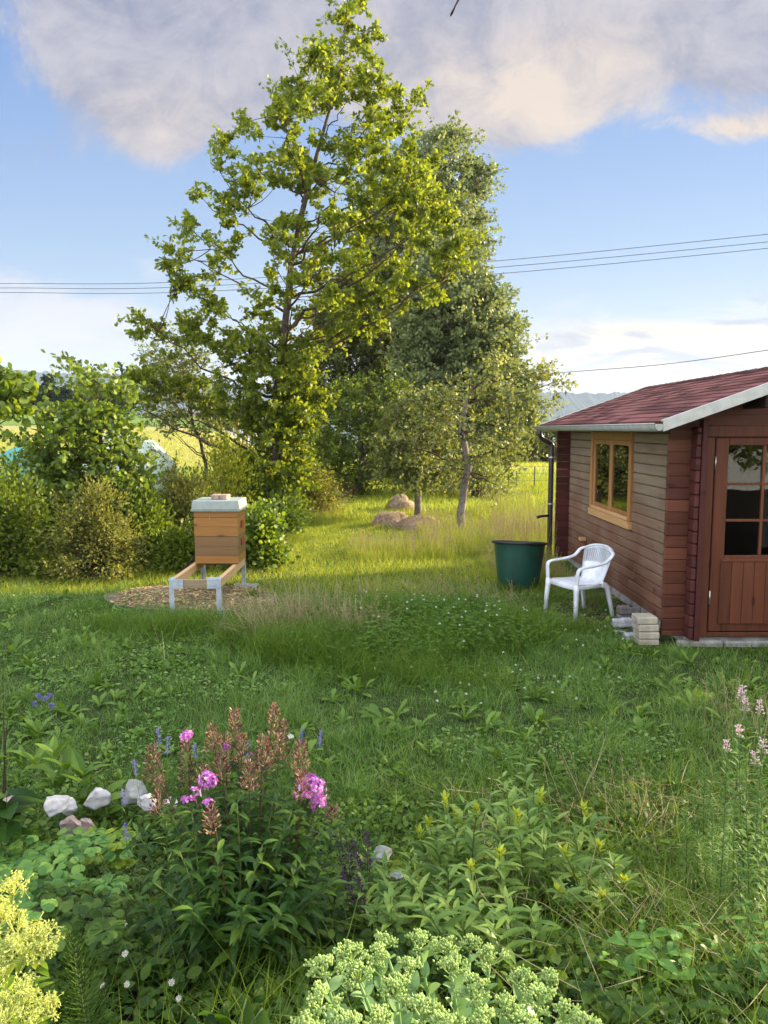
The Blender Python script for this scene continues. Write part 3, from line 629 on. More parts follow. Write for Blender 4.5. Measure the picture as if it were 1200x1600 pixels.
# ------------------------------------------------------------------ white monobloc chair
PLAST = plain('weathered_white_plastic', (.72, .75, .78), .5, .35, var=.06, nscale=7, col2=(.47, .50, .50), bump=.1, bscale=60)
def chair():
    base = (2.23, 8.62, 0.0); rz = math.radians(180+25)
    t = thing('garden_chair', 'white plastic armchair with slatted back standing on the grass beside the cabin wall', 'chair', base, rz)
    seat_h = .40
    # seat: dished sheet with a turned-down rim
    mb = MB(); nx, ny = 13, 13; top = []; bot = []
    for i in range(nx):
        for j in range(ny):
            x = -.21+.45*i/(nx-1); v = -1+2*j/(ny-1); hw = .225+.02*(i/(nx-1)); y = v*hw
            z = seat_h-.018*(1-v*v)*math.sin(math.pi*min(1, max(0, (x+.21)/.45)))-.02*(1-i/(nx-1))+(-.03 if i == nx-1 else 0)+.004*(abs(v) > .95)
            if i == nx-1: x -= .004
            top.append((x, y, z)); bot.append((x-.002*(i == nx-1), y*.985, z-.006-(.02 if j in (0, ny-1) else 0)))
    n = nx*ny; Fc = []
    for i in range(nx-1):
        for j in range(ny-1):
            k = i*ny+j; Fc += [(k, k+ny, k+ny+1, k+1), (n+k, n+k+1, n+k+ny+1, n+k+ny)]
    for i in range(nx-1):
        for j in (0, ny-1): k = i*ny+j; Fc.append((k, k+n, k+ny+n, k+ny))
    for j in range(ny-1):
        for i in (0, nx-1): k = i*ny+j; Fc.append((k, k+1, k+1+n, k+n))
    mb.add(top+bot, Fc)
    for s in (-1, 1): sweep(mb, [(-.2, s*.222, seat_h-.03), (0, s*.232, seat_h-.03), (.225, s*.242, seat_h-.032)], (0, 1, 0), .012, .024)
    sweep(mb, [(.232, -.235, seat_h-.035), (.238, 0, seat_h-.04), (.232, .235, seat_h-.035)], (1, 0, 0), .010, .028)
    mb.build('seat', PLAST, t, True)
    # backrest: curved shell, slots in the upper half
    def bp(u, z):                                      # u -1..1 across, z height
        h = (z-seat_h)/.42; hw = .19+.055*np.sin(np.clip(h, 0, 1)*math.pi*.62)
        return np.array([-.205-.11*h+.045*u*u-.01, u*hw, z])
    mb = MB(); a = np.linspace(0, 1, 2)
    def sheet(u0, u1, z0f, z1f, nz=8, nu=2):
        V = []; 
        for k in range(nz):
            for j in range(nu):
                u = u0+(u1-u0)*j/(nu-1); z = z0f(u)+(z1f(u)-z0f(u))*k/(nz-1); V.append(bp(u, z))
        V = np.array(V); B = V+np.array([-.006, 0, 0]); m = len(V); Fq = []
        for k in range(nz-1):
            for j in range(nu-1): q = k*nu+j; Fq += [(q, q+1, q+nu+1, q+nu), (m+q, m+q+nu, m+q+nu+1, m+q+1)]
            for j in (0, nu-1): q = k*nu+j; Fq.append((q, q+nu, q+nu+m, q+m))
        mb.add(np.concatenate([V, B]), Fq)
    topz = lambda u: seat_h+.40*(1-.16*abs(u)**2.6)-.02; slot0 = lambda u: seat_h+.19-.02*u*u; slot1 = lambda u: topz(u)-.028
    sheet(-.93, .93, lambda u: seat_h-.02, slot0, 8, 15)
    for k in range(15):
        u = -.84+1.68*k/14; sheet(u-.045, u+.045, slot0, slot1, 6, 2)
    sheet(-.93, .93, slot1, topz, 3, 15)
    for s in (-1, 1): sheet(*sorted((s*.90, s*.97)), lambda u: seat_h-.02, topz, 10, 2)
    # rolled rim round the top
    us = np.linspace(-1, 1, 25); P = [bp(u, topz(u)+.004) for u in us]; sweep(mb, P, (1, 0, 0), .022, .011)
    mb.build('backrest', PLAST, t, True)
    for s in (-1, 1):                                   # armrest flowing out of the back into the front post
        P = curve([bp(s*.86, topz(.86)+.0), bp(s*1.04, seat_h+.31)+np.array([.02, s*.02, 0]), (-.13, s*.275, seat_h+.235), (.05, s*.285, seat_h+.205), (.19, s*.28, seat_h+.195), (.243, s*.272, seat_h+.16), (.25, s*.262, seat_h+.05), (.248, s*.252, seat_h-.03)], 6)
        w = np.interp(np.arange(len(P)), [0, 10, 20, 30, len(P)-1], [.016, .026, .03, .028, .026])
        mb = MB(); T = norm(np.gradient(P, axis=0)); k = np.arange(len(P)); A = np.stack([0*k, np.ones(len(P)), 0*k], 1)
        sweep(mb, P, A, w, .011); mb.build('armrest', PLAST, t, True)
        mb = MB(); sweep(mb, [(.245, s*.248, seat_h-.0), (.25, s*.252, seat_h-.08), (.258, s*.262, .2), (.268, s*.272, -.03)], (0, 1, 0), [.034, .031, .026, .021], [.024, .022, .020, .017], p=.45); mb.build('leg', PLAST, t, True)
        mb = MB(); sweep(mb, curve([(-.12, s*.21, seat_h-.02), (-.2, s*.215, seat_h-.06), (-.235, s*.225, .22), (-.285, s*.25, -.03)], 5), (0, 1, 0), np.linspace(.032, .02, 15), np.linspace(.036, .016, 15), p=.45); mb.build('leg', PLAST, t, True)
    mb = MB(); sweep(mb, [(-.2, -.2, seat_h-.035), (-.2, .2, seat_h-.035)], (1, 0, 0), .008, .022); mb.build('rear_apron', PLAST, t, True)
chair()

# ------------------------------------------------------------------ green tub
GREENP = plain('dark_green_plastic', (.008, .055, .036), .38, .45, var=.2, nscale=4, col2=(.006, .035, .024), bump=.05)
def tub():
    c = (1.77, 9.98, .02)
    o = thing('water_tub', 'dark green round plastic tub with rolled rim in the grass at the far cabin corner', 'tub', c)
    mb = MB(); lathe(mb, [(0, .02), (.24, .02), (.25, .0), (.262, .03), (.285, .2), (.31, .4), (.333, .58), (.338, .60), (.325, .60), (.322, .58), (.30, .4), (.275, .2), (.25, .05), (0, .04)], (0, 0, 0), 64); mb.build('tub_body', GREENP, o, True)
    mb = MB(); lathe(mb, [(.333, .585), (.362, .588), (.366, .60), (.362, .618), (.345, .622), (.325, .615), (.322, .60)], (0, 0, 0), 64); mb.build('rim', BLACK, o, True)
    mb = MB(); lathe(mb, [(0, .40), (.29, .40)], (0, 0, 0), 32); mb.build('water', plain('dark_water', (.01, .014, .012), .05, .5), o)
    o.rotation_euler = (math.radians(-6.5), math.radians(2.0), 0)
tub()

# ------------------------------------------------------------------ paving bricks by the cabin corner
TANB = plain('tan_concrete_block', (.40, .36, .27), .92, .15, var=.2, nscale=7, bump=.5, bscale=90)
GREYB = plain('grey_paving_block', (.42, .43, .43), .92, .15, var=.25, nscale=9, bump=.5, bscale=90)
DARKB = plain('brown_grey_block', (.16, .14, .13), .92, .15, var=.25, nscale=9, bump=.5, bscale=90)
def bricks():
    rng = np.random.default_rng(3); lab = ['lowest', 'second lowest', 'second highest', 'topmost']
    p0 = gnd(1014, 1009)
    for k in range(4):
        mb = MB(); cbox(mb, (-.10, -.10, 0), (.10, .10, .071), .010)
        o = tag(mb.build('paving_block', TANB), f'{lab[k]} tan block of the four-high stack against the cabin corner', 'paving block', 'tan blocks stacked by the cabin corner')
        o.location = (2.60-.006*k+rng.uniform(-.008, .008), 7.44+rng.uniform(-.01, .01), .0+.0735*k-.01); o.rotation_euler = (0, 0, rng.uniform(-.05, .05))
    gr = [(964, 976, 0, .09, .09, .06, 'lone low grey block at the outer left foot of the block heap'), (968, 990, 0, .11, .10, .07, 'grey block at the front left of the heap, on the grass'), (984, 996, 0, .11, .10, .08, 'front grey block of the heap, between its neighbour and the tan stack'),
          (994, 985, 0, .10, .10, .09, 'grey block tucked behind the front pair beside the tan stack')]
    for px, py, z, sx, sy, sz, lb in gr:
        p = gnd(px, py+4); mb = MB(); cbox(mb, (-sx/2, -sy/2, 0), (sx/2, sy/2, sz), .013)
        o = tag(mb.build('paving_block', GREYB), lb, 'paving block', 'grey paving blocks heaped by the cabin'); o.location = (p[0], p[1], -.01); o.rotation_euler = (0, 0, rng.uniform(-.4, .4))
    up = [(966, 975, .075, .12, .10, .08, GREYB, 'left one of the two pale grey blocks in the middle course'), (979, 978, .08, .11, .10, .085, GREYB, 'right one of the two pale grey blocks in the middle course'),
          (977, 966, .17, .16, .12, .085, DARKB, 'brown-sided block at the left of the top course'), (990, 966, .17, .12, .12, .085, DARKB, 'brown block at the top of the heap, next to the tan stack')]
    for px, py, z, sx, sy, sz, mt, lb in up:
        Y = 7.78 if z < .1 else 7.95; p = at(px, py, Y)
        if z > .1:
            mb = MB(); cbox(mb, (-sx/2, -sy/2, 0), (sx/2, sy/2, z+.012), .012); o = tag(mb.build('paving_block', DARKB), 'upright dark block under the '+('left' if px < 980 else 'right')+' end of the top course', 'paving block', 'grey paving blocks heaped by the cabin'); o.location = (p[0], Y+.0, -.015)
        mb = MB(); cbox(mb, (-sx/2, -sy/2, 0), (sx/2, sy/2, sz), .013)
        o = tag(mb.build('paving_block', mt), lb, 'paving block', 'grey paving blocks heaped by the cabin'); o.location = (p[0], Y, z); o.rotation_euler = (0, 0, rng.uniform(-.2, .2))
bricks()

# ------------------------------------------------------------------ beehive on its stand
HIVE = wood('oiled_hive_boards', [(.22, .105, .026), (.29, .14, .036), (.36, .185, .05)], 0, .45)
HIVE_D = wood('weathered_hive_boards', [(.135, .078, .03), (.18, .105, .04), (.23, .135, .055)], 0, .5)
RAIL = wood('pale_larch_rail', [(.42, .27, .12), (.55, .37, .18), (.66, .46, .25)], 1, .6)
RAILX = wood('pale_larch_crossbar', [(.20, .15, .08), (.28, .21, .12), (.36, .28, .16)], 0, .6)
GALV = plain('galvanised_steel', (.46, .52, .55), .42, .5, .35, .15, 14)
LID = plain('painted_tin_lid', (.29, .34, .30), .5, .4, .1, .12, 7)
def hive():
    X0, X1 = -2.44, -1.86; YA, YB2 = 8.60, 10.16; ZT = .41
    st = thing('hive_stand', 'galvanised steel and timber stand carrying the beehive', 'hive stand', ((X0+X1)/2, YA, 0)); O = st.location[:]
    for nm, x in (('a', X0), ('b', X1-.055)):
        mb = MB(); cbox(mb, (x, YA+.03, ZT-.10), (x+.055, YB2-.04, ZT), .004); mb.build('rail', RAIL, st, org=O)
    for y0 in (YA+.006, YB2-.056):
        mb = MB(); cbox(mb, (X0+.057, y0, ZT-.10), (X1-.057, y0+.045, ZT-.003), .004); mb.build('crossbar', RAILX, st, org=O)
    for x, sx in ((X0, 1), (X1, -1)):
        for y, f in ((YA, 1), (YB2, -1)):
            mb = MB(); xa, xb = (x-.006, x+.05) if sx > 0 else (x-.05, x+.006); ya, yb = (y-.006, y+.04) if f > 0 else (y-.04, y+.006)
            cbox(mb, (xa, ya, -.12), (xb, ya+.005 if f > 0 else yb, ZT+.006), .001) if False else None
            # angle-iron leg: two thin plates, and a welded saddle plate
            fx = x-.006 if sx > 0 else x+.001
            cbox(mb, (xa, (ya if f > 0 else yb-.005), -.1), (xb, (ya+.005 if f > 0 else yb), ZT-.10), .001)
            cbox(mb, (fx, ya+(.006 if f > 0 else 0), -.1), (fx+.005, yb-(0 if f > 0 else .006), ZT-.102), .001)
            px0, px1 = (x-.006, x+.155) if sx > 0 else (x-.155, x+.006)
            cbox(mb, (px0, (y-.006 if f > 0 else y+.001), ZT-.104), (px1, (y-.001 if f > 0 else y+.006), ZT+.006), .001)
            cbox(mb, (px0, (y-.0005 if f > 0 else y-.12), ZT+.0015), (px1 if abs(px1-px0) < .06 else (x+.06 if sx > 0 else px1), (y+.12 if f > 0 else y+.0005), ZT+.006), .001)
            mb.build('leg', GALV, st, org=O)
    mb = MB(); cbox(mb, (X1-.16, YB2-.15, -.05), (X1+.16, YB2+.12, .035), .008)
    tag(mb.build('paving_slab', CONC), 'small concrete slab under the back right leg of the hive stand', 'paving slab')
    hx0, hx1, hy0, hy1 = -2.385, -1.835, 9.58, 10.08; zb = ZT+.012
    h = thing('beehive', 'orange-brown wooden beehive with grey tin lid standing on its metal-legged stand', 'beehive', ((hx0+hx1)/2, (hy0+hy1)/2, zb)); O = h.location[:]
    def box(name, z0, z1, mat, d=0):
        mb = MB(); t = .025; a0, a1, b0, b1 = hx0+d, hx1-d, hy0+d, hy1-d
        nb = max(1, round((z1-z0)/.13)); dz = (z1-z0)/nb
        for k in range(nb):
            p, q = z0+k*dz+.0012, z0+(k+1)*dz-.0004
            cbox(mb, (a0, b0, p), (a1, b0+t, q), .002); cbox(mb, (a0, b1-t, p), (a1, b1, q), .002); cbox(mb, (a0+.001, b0+t, p), (a0+t, b1-t, q), .002); cbox(mb, (a1-t, b0+t, p), (a1-.001, b1-t, q), .002)
        return mb.build(name, mat, h, org=O)
    mb = MB(); cbox(mb, (hx0, hy0, zb), (hx1, hy1, zb+.095), .004); mb.build('hive_floor', HIVE, h, org=O)
    lo = box('brood_box', zb+.097, zb+.345, HIVE_D); hi = box('honey_box', zb+.347, zb+.585, HIVE, -.002); box('feeder_rim', zb+.587, zb+.69, HIVE, 0)
    GR = plain('red_brown_flap', (.22, .03, .02), .5)
    for par, z in ((lo, zb+.21), (hi, zb+.435)):
        mb = MB(); cbox(mb, (hx1+.001, hy0+.17, z), (hx1+.016, hy0+.33, z+.09), .004); mb.build('grip', GR, par, org=O)
    mb = MB(); cbox(mb, (hx0+.19, hy0-.006, zb+.56), (hx0+.196, hy0-.002, zb+.60), .001); mb.build('latch', STEEL, h, org=O)
    # lid: sloping skirt and a flat top
    z0, z1 = zb+.665, zb+.80; e = .028; i = .0; V = []
    for z, g in ((z0, e), (z0+.03, e+.006), (z0+.032, e-.004), (z1-.008, e-.012), (z1, e-.02)): V += [(hx0-g, hy0-g, z), (hx1+g, hy0-g, z), (hx1+g, hy1+g, z), (hx0-g, hy1+g, z)]
    Fc = []
    for r in range(4):
        for k in range(4): Fc.append((r*4+k, r*4+(k+1) % 4, r*4+4+(k+1) % 4, r*4+4+k))
    Fc += [(16, 17, 18, 19)]
    mb = MB(); mb.add(V, Fc); mb.build('lid', LID, h, org=O)
    BR = plain('pinkish_brick', (.34, .25, .20), .9, .2, var=.2, nscale=12, bump=.4)
    for x, l in ((-2.145, 'left of the two small bricks weighing down the tin hive lid'), (-2.03, 'right of the two small bricks weighing down the tin hive lid')):
        mb = MB(); cbox(mb, (-.05, -.1, 0), (.045, .08, .06), .004)
        o = tag(mb.build('brick', BR), l, 'brick', 'bricks on the beehive lid'); o.location = (x, 9.79, z1+.001); o.rotation_euler = (0, 0, .04 if x < -2.1 else -.06)
hive()
# ------------------------------------------------------------------ trees
BARK = plain('grey_brown_bark', (.095, .075, .055), .95, .1, var=.35, nscale=7, bump=1.0, bscale=30, col2=(.03, .024, .018))
BARK_L = plain('pale_fruit_tree_bark', (.21, .185, .15), .95, .1, var=.35, nscale=9, bump=1.0, bscale=30, col2=(.07, .058, .045))
TWIG = plain('dark_twig', (.08, .055, .035), .9, .1, var=.3, nscale=5)
OAKL = leafmat('oak_leaf', [(.060, .095, .012), (.115, .165, .018), (.17, .225, .024), (.23, .28, .03)], .55, .45, 1.1, .35, .55, (1.7, 1.5, .35))
POPL = leafmat('poplar_leaf', [(.070, .100, .040), (.125, .165, .062), (.19, .235, .088), (.27, .30, .13)], .38, .5, .55, .3, .5, (1.4, 1.3, .6))
DARKL = leafmat('dark_crown_leaf', [(.045, .068, .028), (.075, .105, .04), (.12, .15, .06)], .28, .5, .5, .3, .5)
APPL = leafmat('apple_leaf', [(.075, .10, .03), (.125, .155, .045), (.19, .22, .065), (.26, .28, .09)], .4, .5, 1.3, .35, .6, (1.5, 1.4, .5))
HAZL = leafmat('hazel_leaf', [(.050, .090, .014), (.095, .155, .020), (.15, .215, .028), (.21, .275, .038)], .42, .45, 1.2, .35, .6, (1.6, 1.5, .4))
OLIVE = leafmat('olive_shrub_leaf', [(.065, .095, .035), (.11, .145, .055), (.17, .20, .08), (.24, .25, .12)], .35, .6, 1.6, .2, .6)
GRNL = leafmat('mid_green_leaf', [(.040, .080, .016), (.08, .135, .024), (.13, .195, .034)], .4, .45, 1.4, .35, .6)
YELL = leafmat('yellow_green_leaf', [(.12, .17, .02), (.19, .25, .03), (.27, .32, .045)], .4, .5, 1.4, .3, .6)

def profile_sampler(prof, Y, depth=.9, squash=1.0):
    """prof rows: (py, px_left, px_right) measured on the crown at distance Y; gives crown points in metres"""
    pts = [(at(l, py, Y), at(r, py, Y)) for py, l, r in prof]
    z = np.array([p[0][2] for p in pts]); l = np.array([p[0][0] for p in pts]); r = np.array([p[1][0] for p in pts]); o = np.argsort(z); z, l, r = z[o], l[o], r[o]
    def f(n, rng, zb=None):
        zz = np.linspace(z[0], z[-1], 200); w = np.interp(zz, z, r-l)+.15; w = w/w.sum()
        h = rng.choice(zz, n, p=w)+rng.uniform(-.5, .5, n)*(z[-1]-z[0])/200
        a = np.interp(h, z, l); b = np.interp(h, z, r); u = rng.uniform(-1, 1, n); x = (a+b)/2+u*(b-a)/2
        y = Y+rng.uniform(-1, 1, n)*np.sqrt(np.maximum(0, 1-u*u))*(b-a)/2*depth
        return np.stack([x, y, h], 1)
    return f
def bez(a, b, c, k):
    t = np.linspace(0, 1, k)[None, :, None]; return a[:, None]*(1-t)**2+2*b[:, None]*t*(1-t)+c[:, None]*t*t
def tree(name, label, cat, Y, trunk, crown, ncl, nlimb, leafm, barkm, L, Wd, prof, per, sig, seed, rise=.7, group=None, zmin=1.0, ntw=5, twr=.007, limbr=.045, flat=.65, droop=0.0, extra=None, kids=True, keep=None):
    """trunk: [(x,y,z,r)...] world. crown: sampler or point array. Limbs reach cluster centres, twigs carry the leaves."""
    rng = np.random.default_rng(seed); T = np.array(trunk, float); root = thing(name, label, cat, T[0, :3], 0, group); O = T[0, :3].copy()
    k = 40; s = np.linspace(0, len(T)-1, k); TP = np.stack([np.interp(s, np.arange(len(T)), T[:, i]) for i in range(4)], 1)
    TP[:, :2] += (np.stack([vn(s*2, s*0, 1, seed % 50+3), vn(s*2, s*0+9, 1, seed % 50+3)], 1)-.5)*.10*np.linspace(0, 1, k)[:, None]
    TP[:2, 3] *= [1.45, 1.2]
    C = crown(ncl, rng) if callable(crown) else np.array(crown)
    if extra is not None: C = np.concatenate([C, extra])
    if keep is not None: C = C[keep(C)]
    ncl = len(C)
    # limbs: spread tips
    idx = [int(np.argmax(C[:, 2]))]; d = np.linalg.norm(C-C[idx[0]], axis=1)
    for _ in range(min(nlimb, ncl)-1): j = int(np.argmax(d)); idx.append(j); d = np.minimum(d, np.linalg.norm(C-C[j], axis=1))
    tips = C[idx]; hd = np.linalg.norm(tips[:, :2]-np.array([np.interp(tips[:, 2], TP[:, 2], TP[:, 0]), np.interp(tips[:, 2], TP[:, 2], TP[:, 1])]).T, axis=1)
    zs = np.clip(tips[:, 2]-rise*hd, zmin, TP[-1, 2]*.97)
    st = np.stack([np.interp(zs, TP[:, 2], TP[:, i]) for i in range(3)], 1); rs = np.interp(zs, TP[:, 2], TP[:, 3])
    mid = (st+tips)/2+np.stack([0*hd, 0*hd, -hd*.10+rng.normal(0, .05, len(hd))*hd], 1)+gauss(len(hd), rng, .04)*hd[:, None]
    LB = bez(st, mid, tips, 12); LB[:, 1:-1] += rng.normal(0, .018, (len(tips), 10, 3))*np.clip(hd, .3, 3)[:, None, None]
    r0 = np.minimum(rs*.62, limbr*np.clip(hd/2.0, .35, 1.5)); LR = r0[:, None]*np.linspace(1, .14, 12)[None]
    mb = MB(); tubes(mb, TP[:, :3], TP[:, 3], 12); tk = mb.build('trunk', barkm, root, True, org=O)
    br = MB(); tubes(br, LB, LR, 6)
    # sub-branches from limbs to every cluster
    nodes = np.concatenate([LB[:, 2:-1].reshape(-1, 3), TP[6:, :3]]); 
    sub = []
    for c in C:
        q = nodes.copy(); dd = np.linalg.norm(q-c, axis=1)+1.1*np.maximum(0, q[:, 2]-c[2]); sub.append(q[np.argmin(dd)])
    sub = np.array(sub); dl = np.linalg.norm(C-sub, axis=1)[:, None]
    SB = bez(sub, (sub+C)/2+gauss(ncl, rng, .10)*dl-np.array([0, 0, .08])*dl, C, 6); tubes(br, SB, (np.clip(dl*.012, twr*.8, .02))*np.linspace(1, .4, 6)[None], 4, cap=False)
    # twigs
    tc = np.repeat(C, ntw, 0); n = len(tc); base = np.repeat(SB[:, 3], ntw, 0)*.35+tc*.65; sg = np.repeat(np.full(ncl, sig)*rng.uniform(.6, 1.35, ncl), ntw)
    out = norm(np.repeat(C-sub, ntw, 0)+1e-6); tip = tc+gauss(n, rng)*np.array([1, 1, flat])*sg[:, None]+out*sg[:, None]*.5-np.array([0, 0, droop])*sg[:, None]
    TW = bez(base, (base+tip)/2+gauss(n, rng, .12)*sg[:, None], tip, 4); tubes(br, TW, twr*np.array([.7, .5, .4, .2]), 3, cap=False)
    bo = br.build('branches', TWIG, root, True, org=O)
    m = MB(); N_ = ncl*per; ti = rng.integers(0, n, N_); tt = rng.uniform(.25, 1.05, N_)[:, None]
    P = base[ti]*(1-tt)**2+2*((base+tip)/2)[ti]*tt*(1-tt)+tip[ti]*tt*tt + gauss(N_, rng, .14)*sg[ti][:, None]
    ax = norm(tip[ti]-base[ti]+1e-6); D = norm(ax*.5+gauss(N_, rng, .75)-np.array([0, 0, droop*.6])); Nn = norm(np.array([.2, -.1, .35])+gauss(N_, rng, .75))
    sc = rng.uniform(.45, 1.35, N_); leaves(m, P, D, Nn, L*sc, Wd*.5*sc, prof, rng.uniform(-.1, .6, N_))
    m.build('crown', leafm, root, org=O)
    return root

def T_(pts, Y, dy=0):
    return [(*at(px, py, Y+dy), r) for px, py, r in pts]

def all_trees():
    # big young oak left of the path
    Y = 15.9
    f = profile_sampler([(2, 528, 560), (40, 525, 590), (80, 470, 585), (115, 465, 612), (150, 455, 640), (190, 395, 650), (215, 330, 655), (250, 305, 690), (300, 300, 700), (350, 315, 712), (385, 262, 735), (420, 258, 722), (455, 262, 690), (490, 300, 620), (520, 350, 580), (545, 365, 545), (575, 375, 500), (650, 385, 495), (700, 392, 485), (760, 402, 462), (790, 410, 450)], Y, .8)
    rng = np.random.default_rng(77)
    low = [(rng.uniform(392, 482-(py > 700)*22), py) for py in rng.uniform(545, 800, 105)]
    ex = [at(px+rng.normal(0, 8), py+rng.normal(0, 7), Y+rng.uniform(-.8, .6)) for px, py in low+[(215, 514), (235, 506), (262, 520), (290, 512), (312, 516), (330, 528), (350, 545), (365, 560), (228, 500), (300, 505), (345, 600), (330, 612), (310, 622), (275, 608), (250, 598), (215, 612), (190, 612), (140, 600), (185, 590), (250, 610), (360, 610), (375, 620), (320, 640), (340, 655)]+[(225, 512), (250, 510), (275, 515), (300, 520), (320, 525), (335, 540), (240, 575), (265, 560), (200, 600), (175, 600), (150, 585), (130, 585), (115, 590), (165, 612), (230, 615), (260, 620), (290, 612), (320, 600), (300, 590), (340, 620), (355, 640), (215, 585), (535, 20), (560, 15), (545, 50), (575, 60), (520, 110), (500, 100), (345, 215), (350, 225), (640, 160), (270, 385), (285, 400), (265, 430)]]
    g0 = gnd(425, 832)
    trunk = [(g0[0], Y, -.1, .135)]+[(*at(px, py, Y), r) for px, py, r in [(428, 780, .10), (432, 700, .09), (433, 620, .082), (441, 540, .075), (450, 460, .066), (458, 390, .056), (472, 330, .055), (490, 260, .042), (510, 190, .03), (528, 120, .02), (540, 50, .012), (545, 15, .006)]]
    def keep(C):                                  # open gaps seen in the photo
        k = np.ones(len(C), bool); r = np.random.default_rng(5)
        rgt = (C[:, 0] > at(560, 400, Y)[0]); k &= ~(rgt & (r.random(len(C)) < .18))
        for px, py, rad in [(365, 300, .0), (330, 445, .30), (300, 345, .35), (385, 190, .3), (395, 235, .28), (500, 470, .25), (340, 360, .22), (300, 470, .22), (600, 450, .3), (380, 430, .25)]:
            if rad: c = at(px, py, Y); k &= (np.hypot(C[:, 0]-c[0], C[:, 2]-c[2]) > rad) | (r.random(len(C)) < .12)
        lft = (C[:, 0] < at(440, 400, Y)[0]) & (C[:, 2] > 4.2); k &= ~(lft & (r.random(len(C)) < .38)); return k
    tree('oak_tree', 'tall slender oak with sunlit yellow-green leaves rising left of the grass path', 'tree', Y, trunk, f, 450, 54, OAKL, BARK, .092, .062, OAK, 150, .18, 21, rise=.55, zmin=1.3, limbr=.027, extra=np.array(ex), keep=keep)
    # group of poplars and willows behind
    f = profile_sampler([(205, 660, 708), (235, 635, 738), (262, 610, 760), (310, 590, 750), (345, 570, 756), (400, 550, 748), (450, 530, 755), (500, 540, 760), (560, 560, 765), (620, 590, 740), (660, 600, 720)], 33, .8)
    g = lambda px, Y: (float(at(px, 700, Y)[0]), Y, 0)
    a = g(610, 33)
    tree('poplar_tree', 'tallest grey-green poplar, its top rising highest behind the oak', 'tree', 33, [(*a[:2], -.2, .30), (*at(615, 640, 33), .26), (*at(628, 520, 33), .2), (*at(645, 400, 33), .14), (*at(668, 300, 33), .08), (*at(690, 215, 33), .02)], f, 860, 34, POPL, BARK_L, .13, .11, QUAD, 105, .42, 22, rise=1.1, zmin=2.5, limbr=.09, twr=.010, group='tall trees behind the orchard')
    f = profile_sampler([(410, 560, 640), (440, 515, 660), (480, 498, 650), (520, 488, 640), (560, 484, 640), (600, 480, 640), (640, 488, 630), (665, 500, 620)], 31, .8)
    a = g(575, 31)
    tree('poplar_tree', 'dark broad tree filling the gap between the oak trunk and the tall poplar', 'tree', 31, [(*a[:2], -.2, .28), (*at(578, 620, 31), .24), (*at(580, 520, 31), .16), (*at(590, 430, 31), .05)], f, 420, 24, DARKL, BARK, .13, .10, QUAD, 95, .46, 23, rise=1.0, zmin=2.0, limbr=.08, twr=.010, group='tall trees behind the orchard')
    f = profile_sampler([(385, 690, 725), (420, 668, 745), (450, 650, 762), (480, 640, 785), (505, 640, 800), (540, 640, 805), (580, 630, 815), (620, 620, 830), (655, 620, 828), (690, 640, 800), (712, 650, 770)], 27, .75)
    a = g(705, 27)
    tree('willow_tree', 'rounded olive-green willow standing right behind the bent apple tree', 'tree', 27, [(*a[:2], -.2, .24), (*at(705, 640, 27), .2), (*at(708, 540, 27), .12), (*at(710, 420, 27), .03)], f, 640, 28, POPL, BARK_L, .13, .10, QUAD, 120, .38, 24, rise=1.0, zmin=1.2, limbr=.07, twr=.010, group='tall trees behind the orchard')
    f = profile_sampler([(600, 520, 640), (640, 500, 655), (680, 490, 650), (720, 500, 640), (750, 515, 625), (765, 540, 610)], 24, .6)
    a = g(560, 24)
    tree('plum_tree', 'low dark green tree hanging over the far end of the mown path', 'tree', 24, [(*a[:2], -.1, .13), (*at(562, 720, 24), .11), (*at(566, 640, 24), .05)], f, 200, 18, GRNL, BARK, .10, .065, QUAD, 80, .34, 25, rise=.8, zmin=1.0, twr=.009)
    # apple trees
    Y = 15.7; b = gnd(720, 832)
    trunk = [(b[0], Y, -.06, .105)]+[(*at(px, py, Y), r) for px, py, r in [(720, 800, .085), (725, 765, .078), (732, 730, .08), (726, 700, .065), (720, 680, .06), (723, 655, .055), (730, 632, .05), (742, 605, .04), (765, 590, .026), (795, 583, .012)]]
    f = profile_sampler([(560, 745, 800), (580, 700, 855), (600, 680, 860), (625, 665, 830), (650, 650, 812), (680, 648, 812), (705, 655, 812), (722, 668, 805)], Y, 1.0)
    ex = [at(px+rng.normal(0, 4), py+rng.normal(0, 4), Y+rng.uniform(-.7, .7)) for px, py in [(872, 590), (860, 600), (868, 612), (850, 640), (838, 655), (790, 735), (788, 750), (795, 765), (780, 725), (772, 712), (700, 740), (708, 755), (660, 735), (820, 700), (800, 720), (615, 690), (640, 700), (625, 660), (770, 765), (757, 745), (850, 575), (835, 590)]]
    tree('apple_tree', 'old apple tree with leaning bare trunk and crooked open crown, nearest the cabin', 'tree', Y, trunk, f, 90, 20, APPL, BARK_L, .080, .045, OVATE, 54, .20, 31, rise=.28, zmin=1.25, limbr=.05, twr=.006, extra=np.array(ex), droop=.3, group='apple trees in the orchard')
    Y = 18.2; b = gnd(653, 810)
    trunk = [(b[0], Y, -.05, .10)]+[(*at(px, py, Y), r) for px, py, r in [(653, 785, .085), (652, 755, .08), (655, 720, .06), (650, 680, .05), (655, 640, .03)]]
    f = profile_sampler([(610, 625, 690), (635, 605, 700), (665, 598, 715), (700, 595, 715), (730, 600, 712), (755, 612, 700)], Y, 1.0)
    tree('apple_tree', 'shorter dense apple tree with upright trunk beside the hay heaps', 'tree', Y, trunk, f, 150, 16, APPL, BARK_L, .085, .055, OVATE, 80, .24, 32, rise=.5, zmin=1.1, limbr=.05, twr=.007, droop=.4, group='apple trees in the orchard')
    # trees on the left
    Y = 17; f = profile_sampler([(530, 255, 300), (555, 235, 330), (590, 225, 345), (620, 230, 350), (650, 240, 345), (680, 255, 335)], Y, 1.0)
